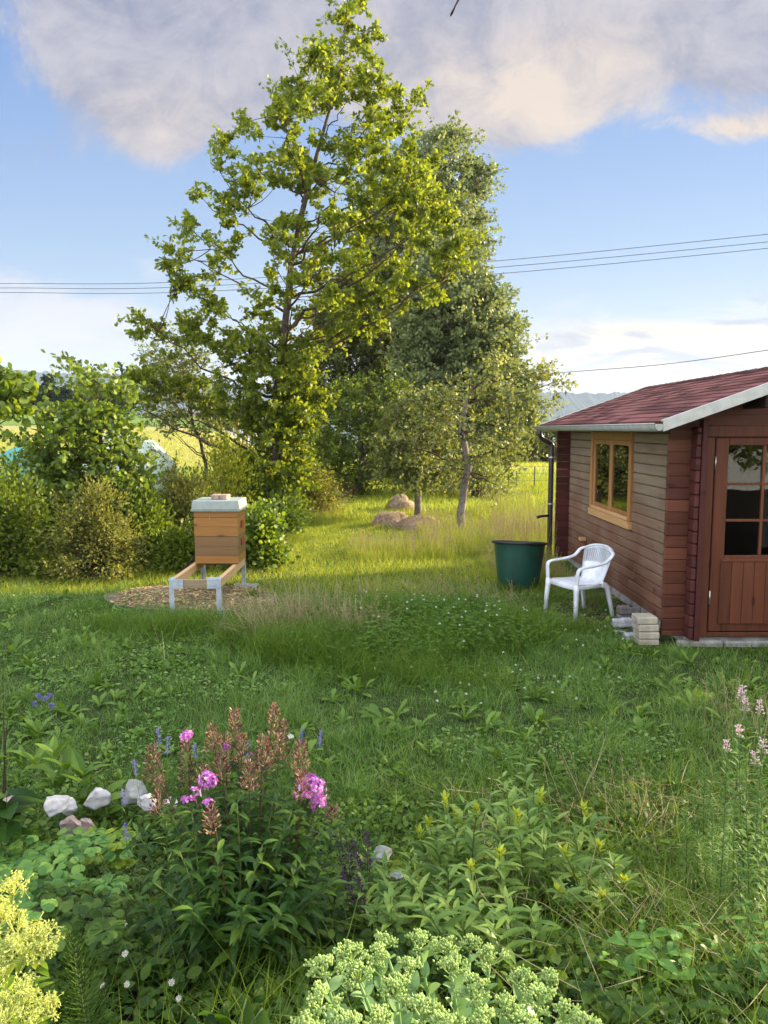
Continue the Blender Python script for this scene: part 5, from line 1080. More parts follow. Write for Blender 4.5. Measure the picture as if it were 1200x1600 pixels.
def lawn():
    rng = np.random.default_rng(1)
    mb = MB()
    x, y = scatter(190000, rng, 3.4, 10.0, .8); m = mulch(x, y) > 1.0; x, y = x[m], y[m]; keep = rng.random(len(x)) < .55+.75*vn(x, y, .45, 8); x, y = x[keep], y[keep]
    hgt = .032+.075*vn(x, y, .8, 9)**2+.055*vn(x, y, .22, 10)**3; put_blades(mb, x, y, hgt*rng.uniform(.5, 1.5, len(x)), rng.uniform(.0025, .0055, len(x)), .38, rng)
    # rank tufts breaking the evenness
    tx, ty = scatter(420, rng, 4.0, 10.0, .3); cx = np.repeat(tx, 70)+rng.normal(0, .05, len(tx)*70); cy = np.repeat(ty, 70)+rng.normal(0, .05, len(tx)*70); m = (mulch(cx, cy) > 1.05) & ~blocked(cx, cy)
    put_blades(mb, cx[m], cy[m], rng.uniform(.08, .24, m.sum()), rng.uniform(.003, .006, m.sum()), .42, rng, (.3, 1.0))
    # low creeping weeds in patches between the blades
    wx, wy = scatter(60000, rng, 3.6, 10.5, .8); m = (rng.random(len(wx)) < sst(vn(wx, wy, .55, 23), .48, .78)*.8) & (mulch(wx, wy) > 1.05); wx, wy = wx[m], wy[m]; k = len(wx)
    leaves(mb, gp(wx, wy)+np.stack([0*wx, 0*wx, rng.uniform(.01, .06, k)], 1), dirs(k, rng, (-.1, .9)), np.array([0, 0, 1.])+gauss(k, rng, .35), rng.uniform(.02, .045, k), rng.uniform(.006, .012, k), OVATE, .3)
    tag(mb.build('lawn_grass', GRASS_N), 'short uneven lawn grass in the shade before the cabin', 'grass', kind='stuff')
    mb = MB(); x, y = scatter(150000, rng, 9.6, 17.5, .6); m = mulch(x, y) > 1.0; x, y = x[m], y[m]; hgt = .07+.10*vn(x, y, .9, 11)**1.5; put_blades(mb, x, y, hgt*rng.uniform(.5, 1.5, len(x)), rng.uniform(.005, .009, len(x)), .38, rng)
    x, y = scatter(120000, rng, 17, 34, .6); hgt = .10+.12*vn(x, y, 1.5, 12); put_blades(mb, x, y, hgt*rng.uniform(.5, 1.4, len(x)), rng.uniform(.010, .02, len(x)), .35, rng)
    x, y = scatter(70000, rng, 33, 72, .6); put_blades(mb, x, y, .22*rng.uniform(.5, 1.4, len(x)), rng.uniform(.02, .04, len(x)), .35, rng)
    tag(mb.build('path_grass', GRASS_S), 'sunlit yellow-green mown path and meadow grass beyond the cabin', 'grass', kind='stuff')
    # taller sunlit grass with seed heads to the right of the path
    mb = MB(); ta = MB()
    for (x0, x1, y0, y1, n, h) in ((.7, 4.0, 12.6, 16.5, 15000, .30), (-.6, 1.2, 12.3, 13.6, 4000, .22), (2.2, 6, 14, 21, 10000, .38), (-1.9, -.9, 16.5, 21, 2500, .25), (1.55, 2.65, 9.7, 12.6, 4500, .16), (1.9, 2.8, 12.0, 14.0, 3500, .34)):
        x = rng.uniform(x0, x1, n); y = rng.uniform(y0, y1, n); m = ~blocked(x, y) & (rng.random(n) < 1.6*vn(x, y, .6, 13)); x, y = x[m], y[m]
        put_blades(mb, x, y, h*rng.uniform(.5, 1.3, len(x)), rng.uniform(.004, .008, len(x)), .22, rng)
        k = len(x)//12; D = norm(np.stack([rng.normal(0, .15, k), rng.normal(0, .15, k), np.ones(k)], 1)); H = h*rng.uniform(1.0, 1.9, k); P0 = gp(x[:k], y[:k]); P1 = P0+D*H[:, None]
        tubes(ta, bez(P0, (P0+P1)/2+gauss(k, rng, .02), P1, 4), .0018, 3, cap=False); q = np.repeat(np.arange(k), 7); t = rng.uniform(.72, 1.02, len(q))[:, None]
        leaves(ta, P0[q]*(1-t)+P1[q]*t, norm(D[q]+gauss(len(q), rng, .4)), (0, -1, 0), .022, .003, QUAD)
    tag(mb.build('tall_grass', GRASS_S), 'taller unmown grass right of the path and round the tub', 'grass', kind='stuff')
    tag(ta.build('seeding_grass', DRYG), 'straw-coloured grass seed heads over the sunlit strip', 'grass', kind='stuff')
lawn()

def island_growth():
    rng = np.random.default_rng(2); mb = MB(); n = 42000; x = rng.uniform(-2.1, 2.3, n); y = rng.uniform(6.0, 9.2, n); m = rng.random(n) < island(x, y)*(.5+.6*vn(x, y, .4, 14)); x, y = x[m], y[m]
    h = .18+.28*vn(x, y, .5, 15); put_blades(mb, x, y, h*rng.uniform(.4, 1.2, len(x)), rng.uniform(.003, .0065, len(x)), .35, rng, (.2, 1.0))
    # ragged dark edge tufts and a strip of rank growth in front of the hive
    for (px, py, k, r, hh) in [(200, 990, 1100, .26, .24), (250, 996, 1700, .30, .28), (300, 992, 1500, .28, .28), (340, 985, 900, .22, .22), (160, 980, 700, .22, .18), (140, 960, 250, .12, .14), (395, 935, 250, .1, .16), (380, 1010, 900, .2, .3), (430, 1030, 1200, .26, .34), (480, 1040, 1200, .26, .34), (545, 1050, 1200, .3, .3), (640, 1060, 900, .3, .25), (740, 1070, 900, .3, .22), (940, 945, 300, .1, .2), (900, 985, 800, .2, .2), (860, 940, 600, .2, .18), (1000, 1020, 500, .2, .14), (1075, 1012, 500, .25, .14), (1130, 1015, 500, .25, .13), (1045, 1018, 300, .12, .12), (1190, 1015, 500, .2, .16), (820, 925, 500, .2, .22), (795, 925, 400, .12, .25)]:
        c = gnd(px, py); xx = c[0]+rng.normal(0, r*.6, k); yy = c[1]+rng.normal(0, r*.5, k); m = ~blocked(xx, yy); put_blades(mb, xx[m], yy[m], hh*rng.uniform(.4, 1.25, m.sum()), rng.uniform(.003, .006, m.sum()), .4, rng, (.3, 1.1))
    tag(mb.build('rank_grass', TALLG), 'dark unmown island of rank grass in the middle of the lawn', 'grass', kind='stuff')
    mb = MB()
    for (px, py, k, r, hh) in [(450, 990, 120, .55, .42), (415, 1010, 60, .2, .42), (470, 1000, 40, .12, .46), (520, 985, 90, .5, .36), (600, 945, 50, .5, .3), (690, 930, 60, .45, .28), (780, 950, 60, .4, .26), (545, 1010, 25, .1, .36), (930, 950, 6, .05, .4), (575, 1000, 60, .25, .3), (1160, 1150, 25, .3, .4), (960, 1300, 30, .3, .35)]:
        c = gnd(px, py); xx = c[0]+rng.normal(0, r*.6, k); yy = c[1]+rng.normal(0, r*.6, k); P0 = gp(xx, yy); D = norm(np.stack([rng.normal(-.25, .35, k), rng.normal(-.1, .25, k), np.ones(k)], 1)); H = hh*rng.uniform(.6, 1.25, k)[:, None]; P1 = P0+D*H
        B = bez(P0, P0*.45+P1*.55+np.array([0, 0, .08])*H, P1, 6); tubes(mb, B, .0017*np.linspace(1.2, .6, 6), 3, cap=False); q = np.repeat(np.arange(k), 10); t = rng.uniform(.6, 1.03, len(q))[:, None]
        leaves(mb, P0[q]*(1-t)+P1[q]*t+gauss(len(q), rng, .006), norm(D[q]+gauss(len(q), rng, .5)), (0, -1, 0), .014, .0022, QUAD)
        put_blades(mb, xx.repeat(2)+rng.normal(0, .03, 2*k), yy.repeat(2)+rng.normal(0, .03, 2*k), hh*rng.uniform(.3, 1.3, 2*k), .004, .6, rng, (.4, 1.4))
    tag(mb.build('dry_grass', DRYG), 'pale dry grass stems leaning over the unmown island', 'grass', kind='stuff')
    # clover: trifoliate leaves
    mb = MB(); n = 17000; x = rng.uniform(-2.2, 2.6, n); y = rng.uniform(5.9, 9.6, n); w = island(x, y)*(.3+.9*sst(x, -.9, .6)); m = (rng.random(n) < w) & ~blocked(x, y); x1, y1 = x[m], y[m]
    x2, y2 = scatter(9000, rng, 3.6, 9.5, .8); k = rng.random(len(x2)) < sst(vn(x2, y2, .7, 16), .45, .8); x2, y2 = x2[k], y2[k]
    x = np.concatenate([x1, x2]); y = np.concatenate([y1, y2]); n = len(x); hh = np.concatenate([rng.uniform(.06, .24, len(x1)), rng.uniform(.03, .08, len(x2))]); P = gp(x, y)+np.stack([rng.normal(0, .02, n), rng.normal(0, .02, n), hh], 1)
    a0 = rng.uniform(0, 6.28, n); tilt = norm(np.array([0, 0, 1.])+gauss(n, rng, .35))
    for j in range(3):
        a = a0+j*2.094; D = np.stack([np.cos(a), np.sin(a), rng.uniform(-.1, .3, n)], 1); leaves(mb, P, D, tilt, rng.uniform(.016, .028, n), rng.uniform(.008, .013, n), [(0, .15), (.5, .9), (.85, .8), (1, .2)], .1)
    tag(mb.build('clover', CLOVL), 'clover leaves carpeting the unmown island and patches of lawn', 'clover', kind='stuff')
    mb = MB(); pts = [];
    for px, py, k, r in [(740, 980, 16, .45), (830, 1000, 14, .4), (690, 960, 8, .3), (800, 940, 9, .4), (580, 965, 6, .3), (850, 1060, 10, .4), (720, 1040, 8, .3), (640, 905, 6, .4), (900, 960, 6, .3)]:
        c = gnd(px, py, .15); pts.append(np.stack([c[0]+rng.normal(0, r, k), c[1]+rng.normal(0, r, k)], 1))
    pts = np.concatenate(pts); m = ~blocked(pts[:, 0], pts[:, 1]); pts = pts[m]; hz = .06+.16*island(pts[:, 0], pts[:, 1]); C = gp(pts[:, 0], pts[:, 1])+np.stack([0*hz, 0*hz, hz+.03], 1)
    q = np.repeat(np.arange(len(C)), 34); u = dirs(len(q), rng, (-.6, 1.5)); leaves(mb, C[q]+u*.002, u, gauss(len(q), rng), .0105, .0022, QUAD)
    tag(mb.build('clover_flowers', WHITEF), 'small white clover flowers dotted over the unmown island', 'clover flowers', kind='stuff')
    # broad-leaved weeds: dandelion, plantain and dock rosettes
    mb = MB(); rx, ry = scatter(430, rng, 3.7, 10.5, .6); ex = np.array([gnd(px, py)[:2] for px, py in [(655, 1140), (840, 1135), (760, 1140), (500, 1060), (560, 1085), (440, 1015), (70, 1060), (40, 1090), (110, 1120), (30, 1130), (250, 992), (215, 990), (230, 996), (270, 996), (285, 990), (195, 988), (325, 990), (180, 985), (310, 996), (60, 1150), (150, 1070), (870, 1090), (1080, 1110), (1040, 1080), (600, 1130), (1130, 1130), (20, 1020), (90, 1000), (130, 1010), (850, 925), (870, 930), (960, 995)]])
    rx = np.concatenate([rx, ex[:, 0], rng.uniform(-3.3, -1.7, 110)]); ry = np.concatenate([ry, ex[:, 1], rng.uniform(4.2, 8.2, 110)]); big = np.concatenate([rng.uniform(.6, 1.2, len(rx)-110-len(ex)), rng.uniform(1.1, 1.6, len(ex)), rng.uniform(.5, 1.1, 110)])
    m = (mulch(rx, ry) > 1.05); rx, ry, big = rx[m], ry[m], big[m]; k = 8; q = np.repeat(np.arange(len(rx)), k); a = rng.uniform(0, 6.28, len(q)); e = rng.uniform(.35, 1.25, len(q)); D = np.stack([np.cos(a)*np.cos(e), np.sin(a)*np.cos(e), np.sin(e)], 1)
    leaves(mb, gp(rx[q], ry[q]), D, np.array([0, 0, 1.])+gauss(len(q), rng, .15), .125*big[q]*rng.uniform(.6, 1.2, len(q)), .019*big[q], [(0, .2), (.2, .3), (.4, .7), (.5, .55), (.7, 1), (.88, .7), (1, 0)], rng.uniform(.1, .7, len(q)), fold=.25)
    tag(mb.build('broadleaf_weeds', WEEDL), 'dandelion, plantain and dock leaves scattered through the lawn', 'weeds', kind='stuff')
island_growth()

def mulch_bed():
    rng = np.random.default_rng(6); n, k = 72, 12; V = [(-2.35, 9.45, float(height(-2.35, 9.45))+.016)]
    for i in range(1, k):
        for j in range(n):
            a = 2*math.pi*j/n; r = i/(k-1); yy = 9.5+.80*r*math.sin(a); xx = -2.4-.35*(yy-9.4)+1.10*r*math.cos(a); V.append((xx, yy, float(height(xx, yy))+.014*(1-r**6)+.002))
    F3 = [(0, 1+j, 1+(j+1) % n) for j in range(n)]; Q = [(1+i*n+j, 1+(i+1)*n+j, 1+(i+1)*n+(j+1) % n, 1+i*n+(j+1) % n) for i in range(k-2) for j in range(n)]
    mb = MB(); mb.add(V, F3); mb.f.append((np.array(Q), 0)); tag(mb.build('mulch_bed', plain('wood_mulch', (.26, .22, .18), .95, .05, var=.3, nscale=30, bump=1, bscale=80, col2=(.09, .065, .05)), None, True), 'patch of wood mulch under the beehive stand', kind='structure')
    c = MB(); x = rng.uniform(-4.2, -.8, 16000); y = rng.uniform(8.3, 10.6, 16000); m = mulch(x, y) < 1.0-.10*rng.random(16000); x, y = x[m], y[m]; n = len(x); D = dirs(n, rng, (-.15, .3)); leaves(c, gp(x, y, .02), D, np.array([0, 0, 1.])+gauss(n, rng, .3), rng.uniform(.02, .06, n), rng.uniform(.004, .010, n), [(0, .7), (.5, 1), (1, .6)], 0)
    tag(c.build('wood_chips', leafmat('wood_chip', [(.13, .10, .08), (.27, .225, .185), (.44, .39, .33)], 0, .9, 4, .1, .85)), 'loose wood chips on the mulch patch', 'wood chips', kind='stuff')
    # bare litter between chair and cabin
    c = MB(); x = rng.uniform(1.9, 2.9, 900); y = rng.uniform(8.0, 9.6, 900); D = dirs(900, rng, (-.15, .2)); leaves(c, gp(x, y, .03), D, np.array([0, 0, 1.])+gauss(900, rng, .3), rng.uniform(.03, .09, 900), .004, [(0, .7), (.5, 1), (1, .6)], 0)
    tag(c.build('straw_litter', DRYG), 'dry straw litter on the ground by the white chair', 'straw', kind='stuff')
mulch_bed()

def bed_cover():
    """low dense growth of the flower bed in front"""
    rng = np.random.default_rng(12); mb = MB(); n = 80000; y = rng.uniform(.6, 4.3, n); x = rng.uniform(-1, 1, n)*(.56*y+1.3); m = rng.random(n) < (.35+.75*vn(x, y, .25, 17))*(1-sst(y, 3.7, 4.3)); x, y = x[m], y[m]; n = len(x)
    z = rng.uniform(0, .17, n)*vn(x, y, .3, 18); P = gp(x, y)+np.stack([0*z, 0*z, z], 1); D = dirs(n, rng, (-.2, .9)); sc = rng.uniform(.5, 1.3, n)
    leaves(mb, P, D, np.array([0, 0, 1.])+gauss(n, rng, .4), .040*sc, .013*sc, OVATE, rng.uniform(0, .5, n), fold=.2)
    tag(mb.build('bed_undergrowth', BEDL), 'mixed small-leaved undergrowth covering the flower bed', 'undergrowth', kind='stuff')
    g = MB(); n = 32000; y = rng.uniform(1.0, 4.4, n); x = rng.uniform(-1, 1, n)*(.56*y+1.2); m = rng.random(n) < .15+.85*sst(vn(x, y, .5, 19)+.35*sst(x, 0, 1.2), .45, .8); x, y = x[m], y[m]; put_blades(g, x, y, rng.uniform(.08, .32, len(x)), rng.uniform(.002, .0045, len(x)), .55, rng, (.3, 1.2))
    tag(g.build('bed_grass', TALLG), 'wild grass growing through the flower bed', 'grass', kind='stuff')
    d = MB(); n = 2000; y = rng.uniform(1.9, 4.2, n); x = rng.uniform(.35, 2.6, n); m = (rng.random(n) < sst(vn(x, y, .5, 20), .3, .6)); x, y = x[m], y[m]; n = len(x); D = dirs(n, rng, (-.1, .6)); P = gp(x, y, .02)+np.stack([0*x, 0*x, rng.uniform(0, .12, n)], 1); leaves(d, P, D, gauss(n, rng), rng.uniform(.08, .3, n), .0016, BLADE, rng.uniform(-.3, .8, n))
    tag(d.build('dry_stalks', DRYG), 'tangle of dry stalks in the lower right of the bed', 'dry stalks', kind='stuff')
bed_cover()
# ------------------------------------------------------------------ flower bed plants
STEMG = plain('green_stem', (.09, .13, .035), .6, .3, var=.25, nscale=12)
STEMR = plain('reddish_stem', (.10, .05, .035), .6, .3, var=.3, nscale=12)
PHLOXL = leafmat('phlox_leaf', [(.012, .042, .012), (.024, .070, .016), (.045, .11, .025), (.09, .17, .035)], .33, .4, 2.5, .4, .6)
MAGENTA = leafmat('magenta_petal', [(.34, .06, .32), (.46, .12, .42), (.58, .26, .55), (.68, .46, .66)], .35, .6, 3, .2, .8, (1.1, .8, 1.1))
CALYX = leafmat('spent_calyx', [(.07, .030, .028), (.17, .075, .055), (.30, .15, .10), (.44, .31, .19)], .2, .6, 4, .2, .8, (1.2, 1, .8))
SEDL = leafmat('sedum_leaf', [(.13, .24, .08), (.18, .31, .10), (.24, .38, .14)], .25, .45, 3, .35, .7, (1.3, 1.3, .6))
SEDF = leafmat('sedum_bud', [(.25, .38, .10), (.35, .48, .14), (.46, .58, .20)], .25, .6, 5, .2, .75, (1.2, 1.2, .6))
YELF = leafmat('yellow_flower', [(.46, .50, .09), (.60, .63, .15), (.70, .73, .30)], .35, .6, 4, .2, .8, (1.1, 1.05, .6))
YELG = leafmat('yellow_green_bud', [(.36, .43, .09), (.48, .55, .14), (.60, .64, .24)], .35, .6, 4, .2, .8, (1.1, 1.05, .6))
LIMEL = leafmat('lime_leaf', [(.10, .20, .03), (.17, .28, .045), (.25, .36, .06)], .4, .4, 3, .35, .7)
TIPL = leafmat('yellow_tip_leaf', [(.22, .33, .05), (.34, .45, .08), (.46, .54, .12)], .4, .5, 3, .3, .7)
WILL = leafmat('narrow_grey_green_leaf', [(.07, .15, .055), (.12, .23, .085), (.18, .31, .11), (.26, .38, .15)], .35, .42, 2, .4, .6)
COLL = leafmat('columbine_leaf', [(.045, .13, .05), (.08, .20, .07), (.12, .27, .09), (.18, .33, .11)], .33, .45, 2.5, .35, .65)
PINKF = leafmat('pale_pink_petal', [(.62, .36, .42), (.74, .52, .55), (.78, .68, .64)], .35, .6, 3, .2, .8, (1, .9, .9))
LAVF = leafmat('lavender_floret', [(.12, .10, .30), (.20, .17, .42), (.28, .26, .50)], .2, .6, 3, .2, .8, (1, 1, 1.2))
PURP = leafmat('dark_purple_spike', [(.035, .018, .04), (.07, .035, .075), (.12, .06, .12)], .1, .6, 3, .2, .8, (1, 1, 1))
ROCK = plain('pale_limestone', (.50, .49, .47), .9, .2, var=.25, nscale=5, bump=.9, bscale=22, col2=(.26, .25, .23))
ROCKB = plain('pinkish_brown_rock', (.33, .25, .22), .9, .2, var=.3, nscale=6, bump=.9, bscale=22, col2=(.13, .10, .09))
ROCKG = plain('grey_lichen_rock', (.26, .27, .25), .9, .2, var=.3, nscale=8, bump=.9, bscale=24, col2=(.11, .12, .09))

def stem_pts(base, tip, rng, k=10, bow=.06):
    base = np.array(base, float); tip = np.array(tip, float); h = np.linalg.norm(tip-base)
    mid = (base*.55+tip*.45); mid[:2] = base[:2]*.72+tip[:2]*.28; mid += rng.normal(0, bow*.35, 3)*h
    t = np.linspace(0, 1, k)[:, None]; return base*(1-t)**2+2*mid*t*(1-t)+tip*t*t
def stem_leaves(mb, pts, rng, n, t0, t1, L, W, el, prof, curl, fold=.25, pair=2, size=None, twist=1.57, rot=None):
    """leaves in pairs/whorls along a stem; size(t) scales"""
    k = len(pts); t = np.linspace(t0, t1, n); s = t*(k-1); P = np.stack([np.interp(s, np.arange(k), pts[:, i]) for i in range(3)], 1)
    a0 = rng.uniform(0, 6.28) if rot is None else rot
    for j in range(pair):
        a = a0+np.arange(n)*twist+j*2*math.pi/pair+rng.normal(0, .25, n); e = (el(t) if callable(el) else el)+rng.normal(0, .15, n)
        D = np.stack([np.cos(a)*np.cos(e), np.sin(a)*np.cos(e), np.sin(e)], 1); sc = (size(t) if size else np.ones(n))*rng.uniform(.75, 1.15, n)
        leaves(mb, P, D, np.array([0, 0, 1.])+gauss(n, rng, .15), L*sc, W*.5*sc, prof, curl+rng.normal(0, .12, n), fold=fold)
LANCE6 = [(0, .08), (.12, .45), (.3, .9), (.5, 1), (.72, .72), (.9, .28), (1, 0)]
OV6 = [(0, .1), (.12, .6), (.3, .95), (.5, 1), (.72, .8), (.9, .4), (1, 0)]

def phlox():
    rng = np.random.default_rng(31); c = gnd(375, 1545, .33); c = np.array([at(375, 1500, 2.45)[0], 2.45, float(height(-.45, 2.45))])
    root = thing('phlox_plant', 'large phlox clump with magenta flowers and brown spent heads in the front of the bed', 'flowering plant', c); fol = MB()
    spent = [(238, 1165, 2.5, .13), (290, 1160, 2.55, .17), (332, 1135, 2.6, .10), (352, 1150, 2.6, .12), (366, 1108, 2.7, .16), (378, 1150, 2.6, .11), (428, 1100, 2.6, .20), (412, 1150, 2.5, .13), (442, 1128, 2.7, .17), (388, 1192, 2.4, .10), (470, 1160, 2.45, .12), (247, 1215, 2.4, .13), (472, 1205, 2.35, .09), (345, 1180, 2.45, .10), (318, 1195, 2.5, .08), (400, 1175, 2.65, .12), (330, 1265, 2.2, .07), (520, 1262, 2.5, .05)]
    flow = [(486, 1212, 2.45, .058, 46), (490, 1205, 2.5, .035, 14), (497, 1232, 2.45, .03, 12), (325, 1196, 2.35, .032, 14), (303, 1218, 2.3, .020, 6), (326, 1236, 2.25, .022, 5), (291, 1127, 2.55, .020, 9), (354, 1145, 2.6, .012, 4), (290, 1228, 2.3, .012, 3)]
    green = [(260, 1260, 2.3), (300, 1270, 2.25), (430, 1235, 2.4), (370, 1255, 2.25), (540, 1290, 2.5), (215, 1300, 2.3), (455, 1270, 2.25), (500, 1300, 2.3), (280, 1330, 2.1), (340, 1330, 2.05), (410, 1320, 2.05), (470, 1350, 2.1), (240, 1380, 2.05), (200, 1400, 2.15), (520, 1380, 2.2), (300, 1420, 1.95), (380, 1420, 1.95), (440, 1430, 2.0)]
    jobs = [(at(px, py, Y), 's', h) for px, py, Y, h in spent]+[(at(px, py+22, Y), 'f', (r, k)) for px, py, Y, r, k in flow]+[(at(px, py, Y), 'g', 0) for px, py, Y in green]
    for tip, kind, par in jobs:
        b = c+np.array([(tip[0]-c[0])*.38+rng.normal(0, .04), (tip[1]-c[1])*.45+rng.normal(0, .05), -.02]); b[2] = float(height(b[0], b[1]))-.02
        top = tip-np.array([0, 0, par*.0]) if kind == 's' else tip; P = stem_pts(b, top, rng, 14, .05)
        mb = MB(); tubes(mb, P, np.linspace(.0042, .0016, 14), 6); mb.build('stem', STEMR if kind != 'g' else STEMG, root, True, org=c)
        stem_leaves(fol, P, rng, 17 if kind != 'g' else 15, .22, .84 if kind == 's' else (.93 if kind == 'f' else 1.0), .105, .030, lambda t: .25+.35*t, LANCE6, .55, size=lambda t: np.clip(1.25-.75*t, .35, 1.1)*np.clip(t*3.2, .4, 1))
        if kind == 's':
            h = par; n = int(185*h/.15); t = rng.uniform(0, 1, n); rad = (.026*(1-t*.7)+.005)*rng.uniform(.25, 1, n)**.5; a = rng.uniform(0, 6.28, n); Q = tip+np.stack([rad*np.cos(a), rad*np.sin(a), (t-1)*h+.0], 1)
            m = MB(); D = norm(np.stack([np.cos(a), np.sin(a), rng.uniform(.4, 1.6, n)], 1)); leaves(m, Q, D, gauss(n, rng), rng.uniform(.010, .019, n), rng.uniform(.0018, .0032, n), QUAD, rng.uniform(-.4, .6, n))
            k = 26; tt = np.linspace(0, .95, k); a2 = rng.uniform(0, 6.28, k); S0 = tip+np.stack([0*tt, 0*tt, (tt-1)*h], 1); S1 = S0+np.stack([np.cos(a2)*.03*(1-tt*.7), np.sin(a2)*.03*(1-tt*.7), .02+0*tt], 1); tubes(m, np.stack([S0, (S0+S1)/2-[0, 0, .004], S1], 1), .0009, 3, cap=False)
            m.build('seed_head', CALYX, root, org=c)
        if kind == 'f':
            r, k = par; m = MB(); u = dirs(k, rng, (-.45, 1.5)); C = tip+u*r*np.array([1.0, 1.0, .85])*rng.uniform(.8, 1.05, (k, 1)); 
            for j in range(5):
                A = norm(np.cross(u, [[.3, .2, .9]])); B = np.cross(u, A); ph = rng.uniform(0, 6.28, k) if j == 0 else ph; aa = ph+j*1.2566; D = norm(A*np.cos(aa)[:, None]+B*np.sin(aa)[:, None]+u*.12)
                leaves(m, C, D, u, rng.uniform(.012, .015, k), .0047, OBOV, rng.uniform(0, .35, k))
            q = np.repeat(np.arange(k), 2); leaves(m, np.broadcast_to(tip-[0, 0, r*.5], (2*k, 3)), norm(C[q]-tip+np.array([0, 0, r*.5])+gauss(2*k, rng, .003)), gauss(2*k, rng), np.linalg.norm(C[q]-tip, axis=1)+r*.3, .0018, LANCE)
            m.build('flower_head', MAGENTA, root, org=c)
    fol.build('foliage', PHLOXL, root, org=c)
phlox()

def sedum():
    rng = np.random.default_rng(32); c = np.array([.16, 1.48, float(height(.16, 1.48))]); root = thing('sedum_plant', 'fleshy pale green sedum clump with flat budding heads at the bottom of the picture', 'garden plant', c)
    heads = [(548, 1478, 1.62, .05), (590, 1482, 1.72, .05), (655, 1462, 1.78, .055), (700, 1470, 1.82, .05), (765, 1485, 1.75, .055), (705, 1498, 1.62, .045), (505, 1500, 1.52, .045), (560, 1508, 1.45, .05), (620, 1532, 1.42, .045), (740, 1530, 1.5, .05), (820, 1520, 1.62, .04), (845, 1545, 1.55, .045), (880, 1568, 1.5, .05), (500, 1545, 1.36, .045), (545, 1590, 1.25, .045), (590, 1582, 1.3, .04), (660, 1562, 1.36, .045), (700, 1590, 1.3, .045), (760, 1585, 1.36, .045), (820, 1590, 1.38, .04), (480, 1590, 1.3, .04), (915, 1590, 1.45, .04), (640, 1500, 1.6, .04), (790, 1560, 1.5, .035), (600, 1460, 1.9, .035), (860, 1515, 1.7, .02), (735, 1462, 1.9, .03)]
    for px, py, Y, r in heads:
        tip = at(px, py, Y); b = c+np.array([(tip[0]-c[0])*.4+rng.normal(0, .03), (tip[1]-c[1])*.5+rng.normal(0, .03), 0]); b[2] = c[2]-.03; P = stem_pts(b, tip-np.array([0, 0, .035]), rng, 12, .04)
        mb = MB(); tubes(mb, P, np.linspace(.0055, .0035, 12), 8); s = mb.build('stem', SEDL, root, True, org=c)
        lf = MB(); stem_leaves(lf, P, rng, 9, .3, .93, .062, .034, lambda t: .55+.45*t, OV6, .25, fold=.30, size=lambda t: np.clip(1.3-.7*t, .5, 1.1)); lf.build('leaves', SEDL, s, True, org=c)
        m = MB(); n = 16; u = dirs(n, rng, (.35, 1.5)); hub = tip-np.array([0, 0, .04]); S1 = hub+u*np.array([r*.92, r*.92, .040])*rng.uniform(.75, 1.0, (n, 1)); tubes(m, np.stack([np.broadcast_to(hub, (n, 3)), (S1+hub)/2+[0, 0, -.003], S1], 1), .0017, 5, cap=False)
        q = np.repeat(np.arange(n), 17); C = S1[q]+gauss(len(q), rng, .0048)*[1, 1, .65]
        # buds: little five-sided drops
        k = 5; ring = [(0, -.0032), (.0022, -.0012), (.0026, .0008), (.0014, .0028), (0, .0044)]; nb = len(C); ax = norm((C-hub)*[1, 1, .6]+[0, 0, .04]); A = norm(np.cross(ax, [[.3, .8, .2]])); B = np.cross(ax, A); an = np.arange(k)*2*math.pi/k
        V = [C+ax*ring[0][1]]
        for rr, hh in ring[1:-1]:
            for t in an: V.append(C+ax*hh+A*rr*math.cos(t)+B*rr*math.sin(t))
        V.append(C+ax*ring[-1][1]); V = np.stack(V, 1); nv = V.shape[1]; off = (np.arange(nb)*nv)[:, None, None]; tr = []; qd = []
        for j in range(k):
            j2 = (j+1) % k; tr += [(0, 1+j2, 1+j), (nv-1, 1+2*k+j, 1+2*k+j2)]
            for rw in range(2): qd.append((1+rw*k+j, 1+rw*k+j2, 1+(rw+1)*k+j2, 1+(rw+1)*k+j))
        n0 = m.n; m.v.append(V.reshape(-1, 3)); m.f.append(((np.array(tr)[None]+off).reshape(-1, 3)+n0, 0)); m.f.append(((np.array(qd)[None]+off).reshape(-1, 4)+n0, 0)); m.n += nb*nv
        m.build('flower_head', SEDF, root, True, org=c)
sedum()

